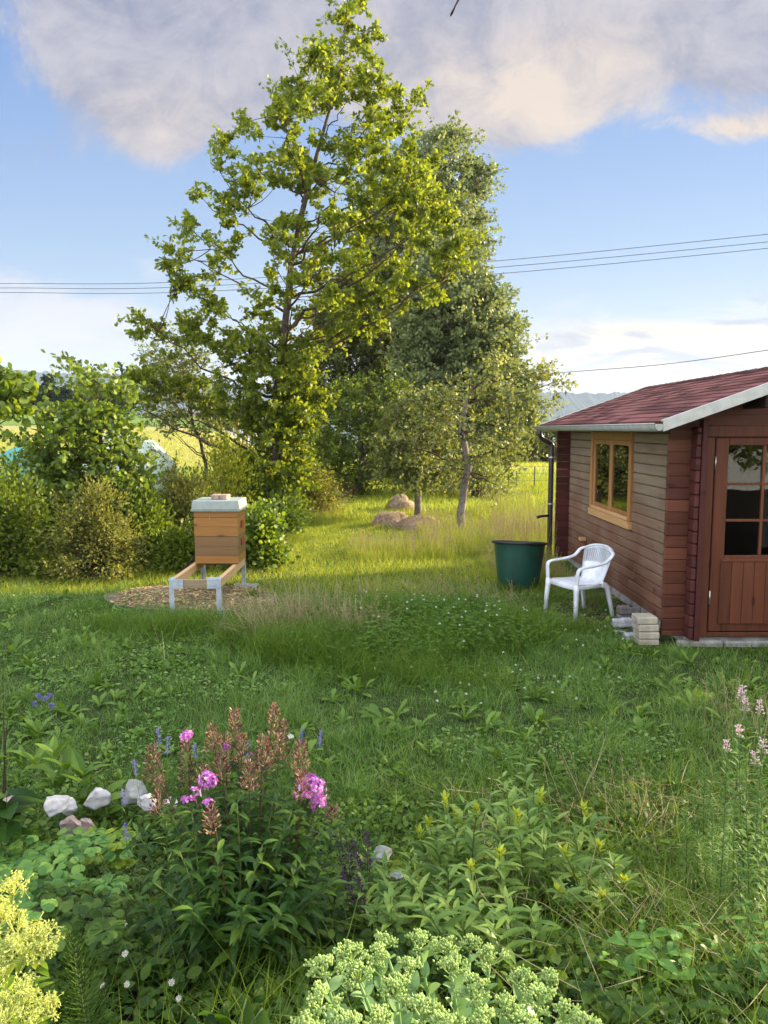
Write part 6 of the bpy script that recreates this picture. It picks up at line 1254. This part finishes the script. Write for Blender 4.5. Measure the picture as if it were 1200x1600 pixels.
def yellow_plant():
    rng = np.random.default_rng(33); c = np.array([-.86, 1.42, float(height(-.86, 1.42))]); root = thing('goldenrod_plant', 'bright yellow panicles with lime leaves leaning in at the lower left corner', 'flowering plant', c)
    heads = [(30, 1385, 1.62, .035, 1), (10, 1415, 1.55, .05, 1), (35, 1445, 1.52, .045, 1), (-10, 1440, 1.5, .05, 1), (70, 1462, 1.45, .04, 0), (45, 1480, 1.42, .045, 0), (15, 1500, 1.42, .045, 0), (75, 1480, 1.44, .03, 0), (50, 1555, 1.34, .04, 0), (20, 1575, 1.3, .05, 0), (60, 1580, 1.32, .035, 0), (5, 1590, 1.28, .05, 0), (-40, 1480, 1.42, .06, 1), (-40, 1560, 1.35, .06, 0), (85, 1570, 1.4, .02, 0)]
    st = MB(); lf = MB()
    for px, py, Y, r, yel in heads:
        px = px-10; r *= .84; tip = at(px, py, Y); b = c+np.array([(tip[0]-c[0])*.3-.05, (tip[1]-c[1])*.4, 0]); P = stem_pts(b, tip-[0, 0, r*.8], rng, 10, .05); tubes(st, P, np.linspace(.004, .002, 10), 6)
        stem_leaves(lf, P, rng, 7, .35, .95, .085, .028, .5, OV6, .45, size=lambda t: np.clip(1.2-.5*t, .5, 1.1))
        n = 17; u = dirs(n, rng, (-.2, 1.5)); hub = tip-np.array([0, 0, r*.8]); S1 = hub+(u*r*1.25+[0, 0, r*.5])*rng.uniform(.6, 1.0, (n, 1)); m = MB(); tubes(m, np.stack([np.broadcast_to(hub, (n, 3)), (S1+hub)/2+[0, 0, .004], S1], 1), .0009, 4, cap=False)
        q = np.repeat(np.arange(n), 9); C = S1[q]+gauss(len(q), rng, .0065); q2 = np.repeat(np.arange(len(C)), 5); D = norm(gauss(len(q2), rng)+[0, 0, .3]); leaves(m, C[q2], D, gauss(len(q2), rng), rng.uniform(.0030, .0052, len(q2)), .0013, QUAD)
        tubes(m, np.stack([S1[q], (S1[q]+C)/2+[0, 0, .001], C], 1), .0005, 3, cap=False); m.build('flower_head', YELF if yel else YELG, root, org=c)
    st.build('stems', STEMG, root, True, org=c); lf.build('leaves', LIMEL, root, True, org=c)
yellow_plant()

def clump(name, label, cat, base, tips, leafm, L, Wd, pairs, prof=LANCE6, el=.7, curl=.35, tipm=None, seed=0, pair=2, r=.0028, stemm=STEMG, spread=.35, head=None, headm=None, t0=.15, size=None, group=None, twist=1.57):
    rng = np.random.default_rng(seed); c = np.array([base[0], base[1], float(height(base[0], base[1]))]); root = thing(name, label, cat, c, 0, group); st = MB(); lf = MB(); tp = MB(); hd = MB()
    for tip in tips:
        tip = np.array(tip, float); b = c+np.array([(tip[0]-c[0])*(1-spread)+rng.normal(0, .02), (tip[1]-c[1])*(1-spread)+rng.normal(0, .03), 0]); b[2] = float(height(b[0], b[1]))-.02; P = stem_pts(b, tip, rng, 12, .06); tubes(st, P, np.linspace(r, r*.45, 12), 6)
        stem_leaves(lf, P, rng, pairs, t0, .97, L, Wd, el, prof, curl, pair=pair, size=size or (lambda t: np.clip(1.15-.28*t, .4, 1.1)*np.clip(4*(1.04-t)+.25, .3, 1)), twist=twist)
        if tipm and rng.random() < .45: tp = MB(); stem_leaves(tp, P, rng, 5, .90, 1.0, L*.34, Wd*.5, .8, prof, -.1, pair=3); tp.build('shoot_tip', tipm, root, org=c)
        if head: hd = MB(); head(hd, P, rng); hd.build('flower_spike', headm, root, org=c)
    st.build('stems', stemm, root, True, org=c); lf.build('leaves', leafm, root, org=c)
    return root
def spike(h, r, k, s):
    def f(mb, P, rng):
        tip = P[-1]; ax = norm(P[-1]-P[-4]); t = rng.uniform(0, 1, k); a = rng.uniform(0, 6.28, k); rad = r*(1-.6*t)*rng.uniform(.5, 1, k)
        C = tip-ax*h*.5+ax*(t*h)[:, None]+np.stack([rad*np.cos(a), rad*np.sin(a), 0*t], 1); D = norm(np.stack([np.cos(a), np.sin(a), rng.uniform(0, 1, k)], 1)); leaves(mb, C, D, gauss(k, rng), s*rng.uniform(.7, 1.3, k), s*.28, OBOV); tubes(mb, np.array([tip-ax*h*.5, tip+ax*h*.5]), .0012, 4)
    return f

def front_plants():
    R = np.random.default_rng(40); j = lambda: R.normal(0, 6)
    def tips(lst): return [at(px, py, Y) for px, py, Y in lst]
    g = 'tall leafy stems in the middle of the bed'
    clump('loosestrife_plant', 'leafy clump with the tallest yellow-tipped shoots, right of the phlox', 'garden plant', (.62, 2.9), tips([(820, 1190, 2.85), (784, 1208, 2.9), (792, 1232, 2.8), (835, 1225, 2.95), (845, 1240, 2.8), (768, 1262, 2.7), (808, 1270, 2.6), (850, 1300, 2.6), (780, 1330, 2.5), (800, 1222, 2.95), (765, 1240, 2.95), (825, 1265, 2.7), (862, 1262, 2.9)]), WILL, .10, .024, 17, tipm=TIPL, seed=1, group=g)
    clump('loosestrife_plant', 'leafy clump with two upright pale tips just left of the tallest shoots', 'garden plant', (.35, 2.85), tips([(695, 1245, 2.8), (726, 1250, 2.8), (710, 1290, 2.7), (680, 1310, 2.7), (740, 1300, 2.6), (655, 1300, 2.9), (735, 1352, 2.4), (700, 1360, 2.4), (745, 1262, 2.85), (712, 1270, 2.85), (668, 1282, 2.9)]), WILL, .10, .026, 15, tipm=TIPL, seed=2, group=g)
    clump('loosestrife_plant', 'leafy clump at the right ending in one bright yellow tip', 'garden plant', (.98, 2.95), tips([(911, 1260, 2.9), (895, 1290, 2.8), (935, 1320, 2.8), (880, 1330, 2.6), (960, 1345, 2.7), (915, 1360, 2.6), (975, 1375, 2.7), (870, 1390, 2.45), (940, 1400, 2.5)]), WILL, .10, .025, 15, tipm=TIPL, seed=3, group=g)
    clump('loosestrife_plant', 'low leafy clump directly above the sedum heads', 'garden plant', (.45, 2.25), tips([(640, 1370, 2.4), (690, 1400, 2.2), (740, 1400, 2.2), (790, 1400, 2.2), (830, 1420, 2.2), (600, 1380, 2.5), (660, 1420, 2.1), (770, 1440, 2.1)]), WILL, .095, .026, 12, seed=4, group=g)
    clump('loosestrife_plant', 'short leafy clump between phlox and the middle stems', 'garden plant', (.05, 2.6), tips([(575, 1330, 2.6), (600, 1345, 2.6), (640, 1330, 2.7), (560, 1370, 2.4), (610, 1400, 2.3), (585, 1420, 2.3)]), WILL, .085, .024, 11, seed=5, group=g)
    clump('sage_plant', 'dark purple faded sage spikes beside the right flank of the phlox', 'flowering plant', (-.04, 2.55), tips([(574, 1330, 2.5), (560, 1350, 2.5), (545, 1345, 2.55), (532, 1340, 2.55), (548, 1395, 2.4), (566, 1400, 2.4)]), BEDL, .05, .02, 6, prof=OV6, seed=6, head=spike(.17, .009, 110, .010), headm=PURP, stemm=STEMR)
    clump('lavender_plant', 'thin blue-violet lavender spikes behind the phlox heads', 'flowering plant', (-.78, 3.2), tips([(248, 1150, 3.1), (262, 1165, 3.1), (211, 1200, 3.2), (305, 1175, 3.0), (387, 1175, 3.0), (500, 1155, 3.0), (192, 1245, 3.1), (472, 1150, 3.1), (196, 1300, 2.7)]), WILL, .05, .006, 9, seed=7, head=spike(.075, .006, 60, .0075), headm=LAVF, spread=.15, r=.0014)
    # right edge
    clump('sainfoin_plant', 'tall thin stems topped with pale pink flowers at the right edge', 'flowering plant', (1.55, 2.75), tips([(1160, 1082, 2.75), (1187, 1105, 2.7), (1155, 1142, 2.7), (1192, 1165, 2.6), (1164, 1100, 2.9), (1215, 1090, 2.7), (1136, 1165, 2.75), (1180, 1185, 2.6)]), GRASS_N, .05, .010, 22, seed=8, head=spike(.050, .012, 42, .009), headm=PINKF, spread=.12, r=.0022, pair=3)
    clump('feathery_plant', 'soft feathery bright green plant left of the pink-flowered stems', 'garden plant', (1.42, 3.15), tips([(1118, 1185, 3.1), (1100, 1195, 3.1), (1130, 1215, 3.1), (1085, 1235, 3.1), (1150, 1240, 3.0), (1110, 1245, 3.0), (1070, 1270, 3.0), (1140, 1290, 2.9), (1090, 1300, 2.9), (1125, 1320, 2.8)]), GRASS_N, .055, .006, 46, seed=9, pair=4, el=.7, spread=.3, r=.0018, twist=.9, size=lambda t: np.clip(1.1-.5*t, .4, 1))
    clump('weed_plant', 'dark wiry weed stems at the right edge under the pink flowers', 'garden plant', (1.5, 2.5), tips([(1190, 1230, 2.5), (1165, 1250, 2.5), (1200, 1270, 2.4), (1180, 1300, 2.4), (1150, 1330, 2.5), (1195, 1350, 2.3)]), WILL, .045, .010, 20, seed=10, spread=.2, r=.0022)
    clump('potato_leaf_plant', 'low leafy plant with oval leaves in the lower right corner area', 'garden plant', (1.05, 2.0), tips([(1000, 1440, 2.1), (1040, 1450, 2.1), (1080, 1440, 2.2), (960, 1450, 2.1), (1010, 1480, 2.0), (1060, 1490, 2.0), (940, 1490, 2.0)]), COLL, .075, .045, 6, prof=OV6, seed=11, el=.2, curl=.3)
    clump('mint_plant', 'small upright mint-like plant with round leaves, bottom right', 'garden plant', (.85, 1.75), tips([(900, 1520, 1.85), (930, 1535, 1.85), (960, 1540, 1.8), (985, 1560, 1.75), (1020, 1545, 1.85), (1075, 1540, 1.9), (1110, 1560, 1.85), (1140, 1530, 1.95)]), BEDL, .05, .028, 9, prof=OV6, seed=12, el=.3, curl=.25)
    clump('weed_plant', 'sparse grass-like weed at the far lower right', 'garden plant', (1.25, 2.2), tips([(1130, 1420, 2.3), (1160, 1400, 2.3), (1190, 1430, 2.2), (1175, 1480, 2.1), (1150, 1500, 2.1), (1195, 1520, 2.0)]), COLL, .05, .02, 10, prof=OV6, seed=13, el=.4)
    # left edge
    clump('broad_leaf_plant', 'big dark green veined leaves poking in at the left edge above the rocks', 'garden plant', (-1.4, 2.95), tips([(10, 1235, 2.9), (-10, 1270, 2.9), (-40, 1240, 2.9)]), PHLOXL, .16, .085, 3, prof=OV6, seed=14, el=.15, curl=.35, t0=.8, pair=3, size=lambda t: 1+0*t)
    clump('dock_plant', 'large pale blunt leaves at the left, between the rocks and the lawn', 'garden plant', (-1.38, 3.95), tips([(50, 1190, 3.9), (80, 1180, 3.9), (30, 1200, 3.9), (100, 1200, 3.9)]), WEEDL, .16, .055, 4, prof=OV6, seed=15, el=1.0, curl=.4, t0=.1, pair=3, spread=.8, size=lambda t: 1+0*t)
    clump('thistle_plant', 'wiry stems with small grey-violet thistle heads near the left edge', 'flowering plant', (-2.0, 4.9), tips([(60, 1088, 4.8), (70, 1093, 4.8), (78, 1087, 4.9), (80, 1103, 4.8), (55, 1100, 4.8)]), WILL, .04, .008, 6, seed=16, head=spike(.03, .014, 70, .011), headm=LAVF, spread=.3, r=.0018)
    clump('twiggy_shrub', 'bare twiggy shrub foot cut off by the left edge', 'bush', (-2.25, 4.2), tips([(-20, 1050, 4.2), (5, 1085, 4.2), (12, 1120, 4.1), (-5, 1130, 4.1), (-30, 1020, 4.3)]), BEDL, .03, .014, 5, seed=17, stemm=TWIG, r=.006, t0=.7)
    # columbine / strawberry foliage: compound lobed leaves on petioles
    rng = np.random.default_rng(50)
    def lobed(name, label, base, spots, size, mat, seed):
        size *= 1.25; rng = np.random.default_rng(seed); c = np.array([base[0], base[1], float(height(*base))]); root = thing(name, label, 'garden plant', c, 0, 'lobed-leaf plants by the rocks'); st = MB(); lf = MB()
        for s in spots:
            s = np.array(s); b = c+rng.normal(0, .04, 3)*[1, 1, 0]; tubes(st, stem_pts(b, s, rng, 8, .08), .0013, 4); a0 = rng.uniform(0, 6.28); N_ = norm(np.array([0, -.25, 1.])+rng.normal(0, .25, 3))
            for q in range(3):
                a = a0+q*2.094; d = np.array([math.cos(a), math.sin(a), .12]); hub = s+d*size*.35; tubes(st, np.array([s, (s+hub)/2, hub]), .0009, 3)
                for w, off in ((-.75, .85), (0, 1.05), (.75, .85)):
                    d2 = np.array([math.cos(a+w), math.sin(a+w), .05]); leaves(lf, hub-d*size*.06, d2, N_+rng.normal(0, .1, 3), size*off*.8, size*.30, [(0, .25), (.25, .6), (.45, .95), (.54, .78), (.7, 1), (.78, .72), (.9, .75), (1, .2)], .25, fold=.15)
        st.build('stems', STEMG, root, True, org=c); lf.build('leaves', mat, root, org=c)
    Rn = np.random.default_rng(51)
    def cloud(x0, x1, y0, y1, Y0, Y1, n): return [at(Rn.uniform(x0, x1), (py := Rn.uniform(y0, y1)), Y0+(Y1-Y0)*(py-y0)/(y1-y0)+Rn.normal(0, .06)) for _ in range(n)]
    lobed('columbine_plant', 'mound of bright lobed leaves below the white rocks at the left', (-1.12, 2.75), cloud(0, 110, 1310, 1400, 2.95, 2.5, 32), .045, COLL, 1)
    lobed('columbine_plant', 'lobed-leaf plant with paler top leaves right under the pink-brown rock', (-.93, 2.7), cloud(100, 190, 1300, 1400, 2.95, 2.45, 26), .045, COLL, 2)
    lobed('columbine_plant', 'darker lobed-leaf plant in the shade above the horsetail', (-.95, 2.2), cloud(20, 180, 1390, 1480, 2.45, 2.0, 34), .042, BEDL, 3)
    lobed('columbine_plant', 'lobed leaves at the left edge, low beside the yellow panicles', (-1.15, 2.2), cloud(-60, 60, 1350, 1440, 2.5, 2.1, 20), .045, COLL, 4)
    lobed('columbine_plant', 'light fresh leaflets standing alone between rock and phlox', (-.85, 2.9), cloud(145, 195, 1295, 1350, 2.95, 2.75, 10), .04, LIMEL, 5)
    # horsetails
    def horsetail(label, base, tip, seed, mat, w=.07):
        rng = np.random.default_rng(seed); b = np.array(base); tp = np.array(tip); root = thing('horsetail', label, 'horsetail', b, 0, 'feathery horsetails'); P = stem_pts(b, tp, rng, 16, .03); H = np.linalg.norm(tp-b); m = MB(); tubes(m, P, np.linspace(.004*H/.5, .0012, 16), 6); m.build('stem', STEMG, root, True, org=b)
        n = 26; t = np.linspace(.12, .99, n); s = t*15; C = np.stack([np.interp(s, np.arange(16), P[:, i]) for i in range(3)], 1); k = 14; q = np.repeat(np.arange(n), k); a = np.tile(np.arange(k)*2*math.pi/k, n)+rng.normal(0, .1, n*k); L = w*np.clip(1.25-t, .12, .9)[q]*rng.uniform(.8, 1.15, n*k); e = .45+.5*t[q]
        D = np.stack([np.cos(a)*np.cos(e), np.sin(a)*np.cos(e), np.sin(e)], 1); S1 = C[q]+D*L[:, None]; m = MB(); tubes(m, np.stack([C[q], (C[q]+S1)/2-[0, 0, .004], S1], 1), .0009*max(1, H*1.3), 3, cap=False); m.build('branches', mat, root, org=b)
    b = np.array([-.73, 1.75, float(height(-.73, 1.75))]); horsetail('dark green horsetail at the bottom left between the yellow panicles and the phlox', b, at(113, 1462, 1.75), 1, BEDL, .11)
    b = gnd(105, 905); horsetail('taller of the two sunlit horsetails in front of the scruffy left bush', b, at(97, 828, b[1]), 2, YELL, .26)
    b = gnd(88, 910); horsetail('shorter leaning sunlit horsetail left of the taller one', b, at(62, 868, b[1]), 3, YELL, .2)
    # big drooping dock leaf in the shade of the phlox
    m = MB(); c = np.array([at(350, 1600, 1.75)[0], 1.75, float(height(-.35, 1.75))]); root = thing('dock_plant', 'very large drooping dock leaf low in the shadow of the phlox', 'garden plant', c)
    rg = np.random.default_rng(71)
    for px, py, Y, L in ((350, 1570, 1.78, .20), (330, 1580, 1.74, .17), (385, 1560, 1.85, .16), (300, 1585, 1.72, .14), (410, 1575, 1.8, .14)):
        p = c+np.array([(px-350)*.0012, (Y-1.75)*.7, .01]); a = rg.uniform(0, 6.28); D = np.array([math.cos(a)*.8, -.35+.3*math.sin(a), .95]); q = MB(); t1 = p+norm(D)*.07; tubes(q, stem_pts(c, t1, rg, 8, .05), .0028, 6); q.build('stem', STEMG, root, True, org=c)
        leaves(m, t1, D, (-D[0], -D[1], 1.2), L, .024, [(0, .15), (.08, .5), (.16, .8), (.24, .82), (.33, 1), (.42, .9), (.52, .97), (.62, .78), (.72, .74), (.84, .45), (.93, .25), (1, 0)], rg.uniform(.5, .9), fold=.28)
        p = at(px, py, Y); leaves(m, p, (.05*(px-350)/50, -.25, -1), (.1, -1, .25), L, .023, [(0, .2), (.1, .55), (.25, .85), (.4, 1), (.55, .85), (.7, .7), (.85, .4), (1, 0)], -.3, fold=.3); q = MB(); tubes(q, stem_pts(c, p, np.random.default_rng(px), 8, .1), .003, 6); q.build('stem', STEMG, root, True, org=c)
    m.build('leaves', PHLOXL, root, True, org=c)
    # daisies and stray blossoms
    DC = plain('daisy_centre', (.55, .40, .05), .8, .2)
    for k, (px, py, Y, s, lb) in enumerate([(192, 1444, 2.15, .013, 'white daisy highest in the dark gap left of the phlox'), (195, 1490, 2.0, .011, 'white daisy below the highest one, left of the phlox'), (160, 1540, 1.9, .009, 'small white daisy near the horsetail, left of a pair'), (198, 1538, 1.9, .009, 'small white daisy at mid height in the dark gap'), (268, 1535, 1.95, .010, 'white daisy at the right side of the dark gap, upper'), (279, 1560, 1.9, .009, 'white daisy at the right side of the dark gap, lower'), (454, 1150, 3.1, .015, 'single white daisy behind the phlox heads'), (178, 1425, 2.3, .007, 'tiny lilac-white blossom above the daisies')]):
        p = at(px, py, Y); b = np.array([p[0]+.02, Y+.05, float(height(p[0], Y+.05))]); root = thing('daisy', lb, 'flower', b, 0, 'daisies in the bed'); rg = np.random.default_rng(k); m = MB(); tubes(m, stem_pts(b, p, rg, 8), .001, 4); m.build('stem', STEMG, root, org=b)
        n = 11; u = norm(np.array([.1, -.7, .7])+rg.normal(0, .2, 3)); A = norm(np.cross(u, [.2, .1, .9])); B = np.cross(u, A); a = np.arange(n)*2*math.pi/n; m = MB(); leaves(m, np.broadcast_to(p, (n, 3)), A*np.cos(a)[:, None]+B*np.sin(a)[:, None], u, s*rg.uniform(.85, 1.1, n), s*.12, OBOV, .1); m.build('petals', WHITEF, root, org=b)
        m = MB(); lathe(m, [(0, s*.22), (s*.2, s*.15), (s*.28, 0)], (0, 0, 0), 10); o = m.build('flower_centre', DC, root, True); o.location = [float(v) for v in (p-b)]; o.rotation_euler = Vector(u).to_track_quat('Z', 'Y').to_euler()
front_plants()

def rock(label, px, py, Y, w, h, mat, seed, flat=.7, d=None, tilt=0):
    rng = np.random.default_rng(seed); bm = bmesh.new(); bmesh.ops.create_icosphere(bm, subdivisions=4, radius=1); W_ = .74*w/1200*Y/2; H = .74*h/1200*Y/2; V = np.array([v.co for v in bm.verts])
    pl = dirs(11, rng, (-.6, 1.4)); dd = rng.uniform(.42, .8, 11); V2 = V.copy()
    for p, q in zip(pl, dd): s = V2@p; V2 = V2-np.maximum(0, s-q)[:, None]*p[None]*.93
    V2 *= (1+.06*np.array([math.sin(a*7+seed)*math.cos(b*6+seed)+math.sin(c*9+seed*2)*.6 for a, b, c in V])[:, None]); V2 *= (W_*1.15, d or W_*.9, H*1.35); ct, s_ = math.cos(tilt), math.sin(tilt); x = V2[:, 0]*ct-V2[:, 2]*s_; z = V2[:, 0]*s_+V2[:, 2]*ct; V2[:, 0] = x; V2[:, 2] = z
    Fc = np.array([[v.index for v in f.verts] for f in bm.faces]); bm.free(); mb = MB(); mb.add(V2, Fc); o = tag(mb.build('rock', mat, None, True), label, 'rock', 'rocks bordering the flower bed'); o.location = [float(q) for q in at(px, py+4, Y)]; o.rotation_euler = (0, 0, rng.uniform(-.4, .4))
for a in [('pale slab-like rock, leftmost of the white rocks by the bed edge', 85, 1252, 3.6, 62, 34, ROCK, 1, .7, None, .35), ('white angular rock second from the left on the bed edge', 108, 1252, 3.75, 40, 36, ROCK, 2), ('large bluish-white rock in the middle of the bed edge', 152, 1240, 3.8, 56, 42, ROCK, 3),
          ('mossy grey rock with a pale face, right of the bluish-white one', 208, 1232, 3.8, 60, 44, ROCKG, 4), ('white-faced rock touching the left phlox stems', 232, 1248, 3.6, 44, 30, ROCK, 5), ('cracked pink-brown rock below the white ones', 112, 1284, 3.25, 46, 50, ROCKB, 6), ('greyer half of the cracked rock pair below the white ones', 136, 1290, 3.2, 32, 44, ROCKB, 7),
          ('pinkish rock half hidden by the big dark leaves at the left', 22, 1245, 3.6, 40, 24, ROCKB, 8), ('flat grey stone behind the phlox at its right side', 598, 1330, 3.2, 52, 26, ROCKG, 9), ('second flat stone low among the middle stems', 625, 1362, 3.0, 40, 18, ROCKG, 10), ('pale stone glimpsed above the sedum heads', 700, 1462, 2.3, 26, 26, ROCK, 11), ('small white stone right behind the phlox leaves', 268, 1250, 3.5, 34, 20, ROCK, 12)]: rock(*a)
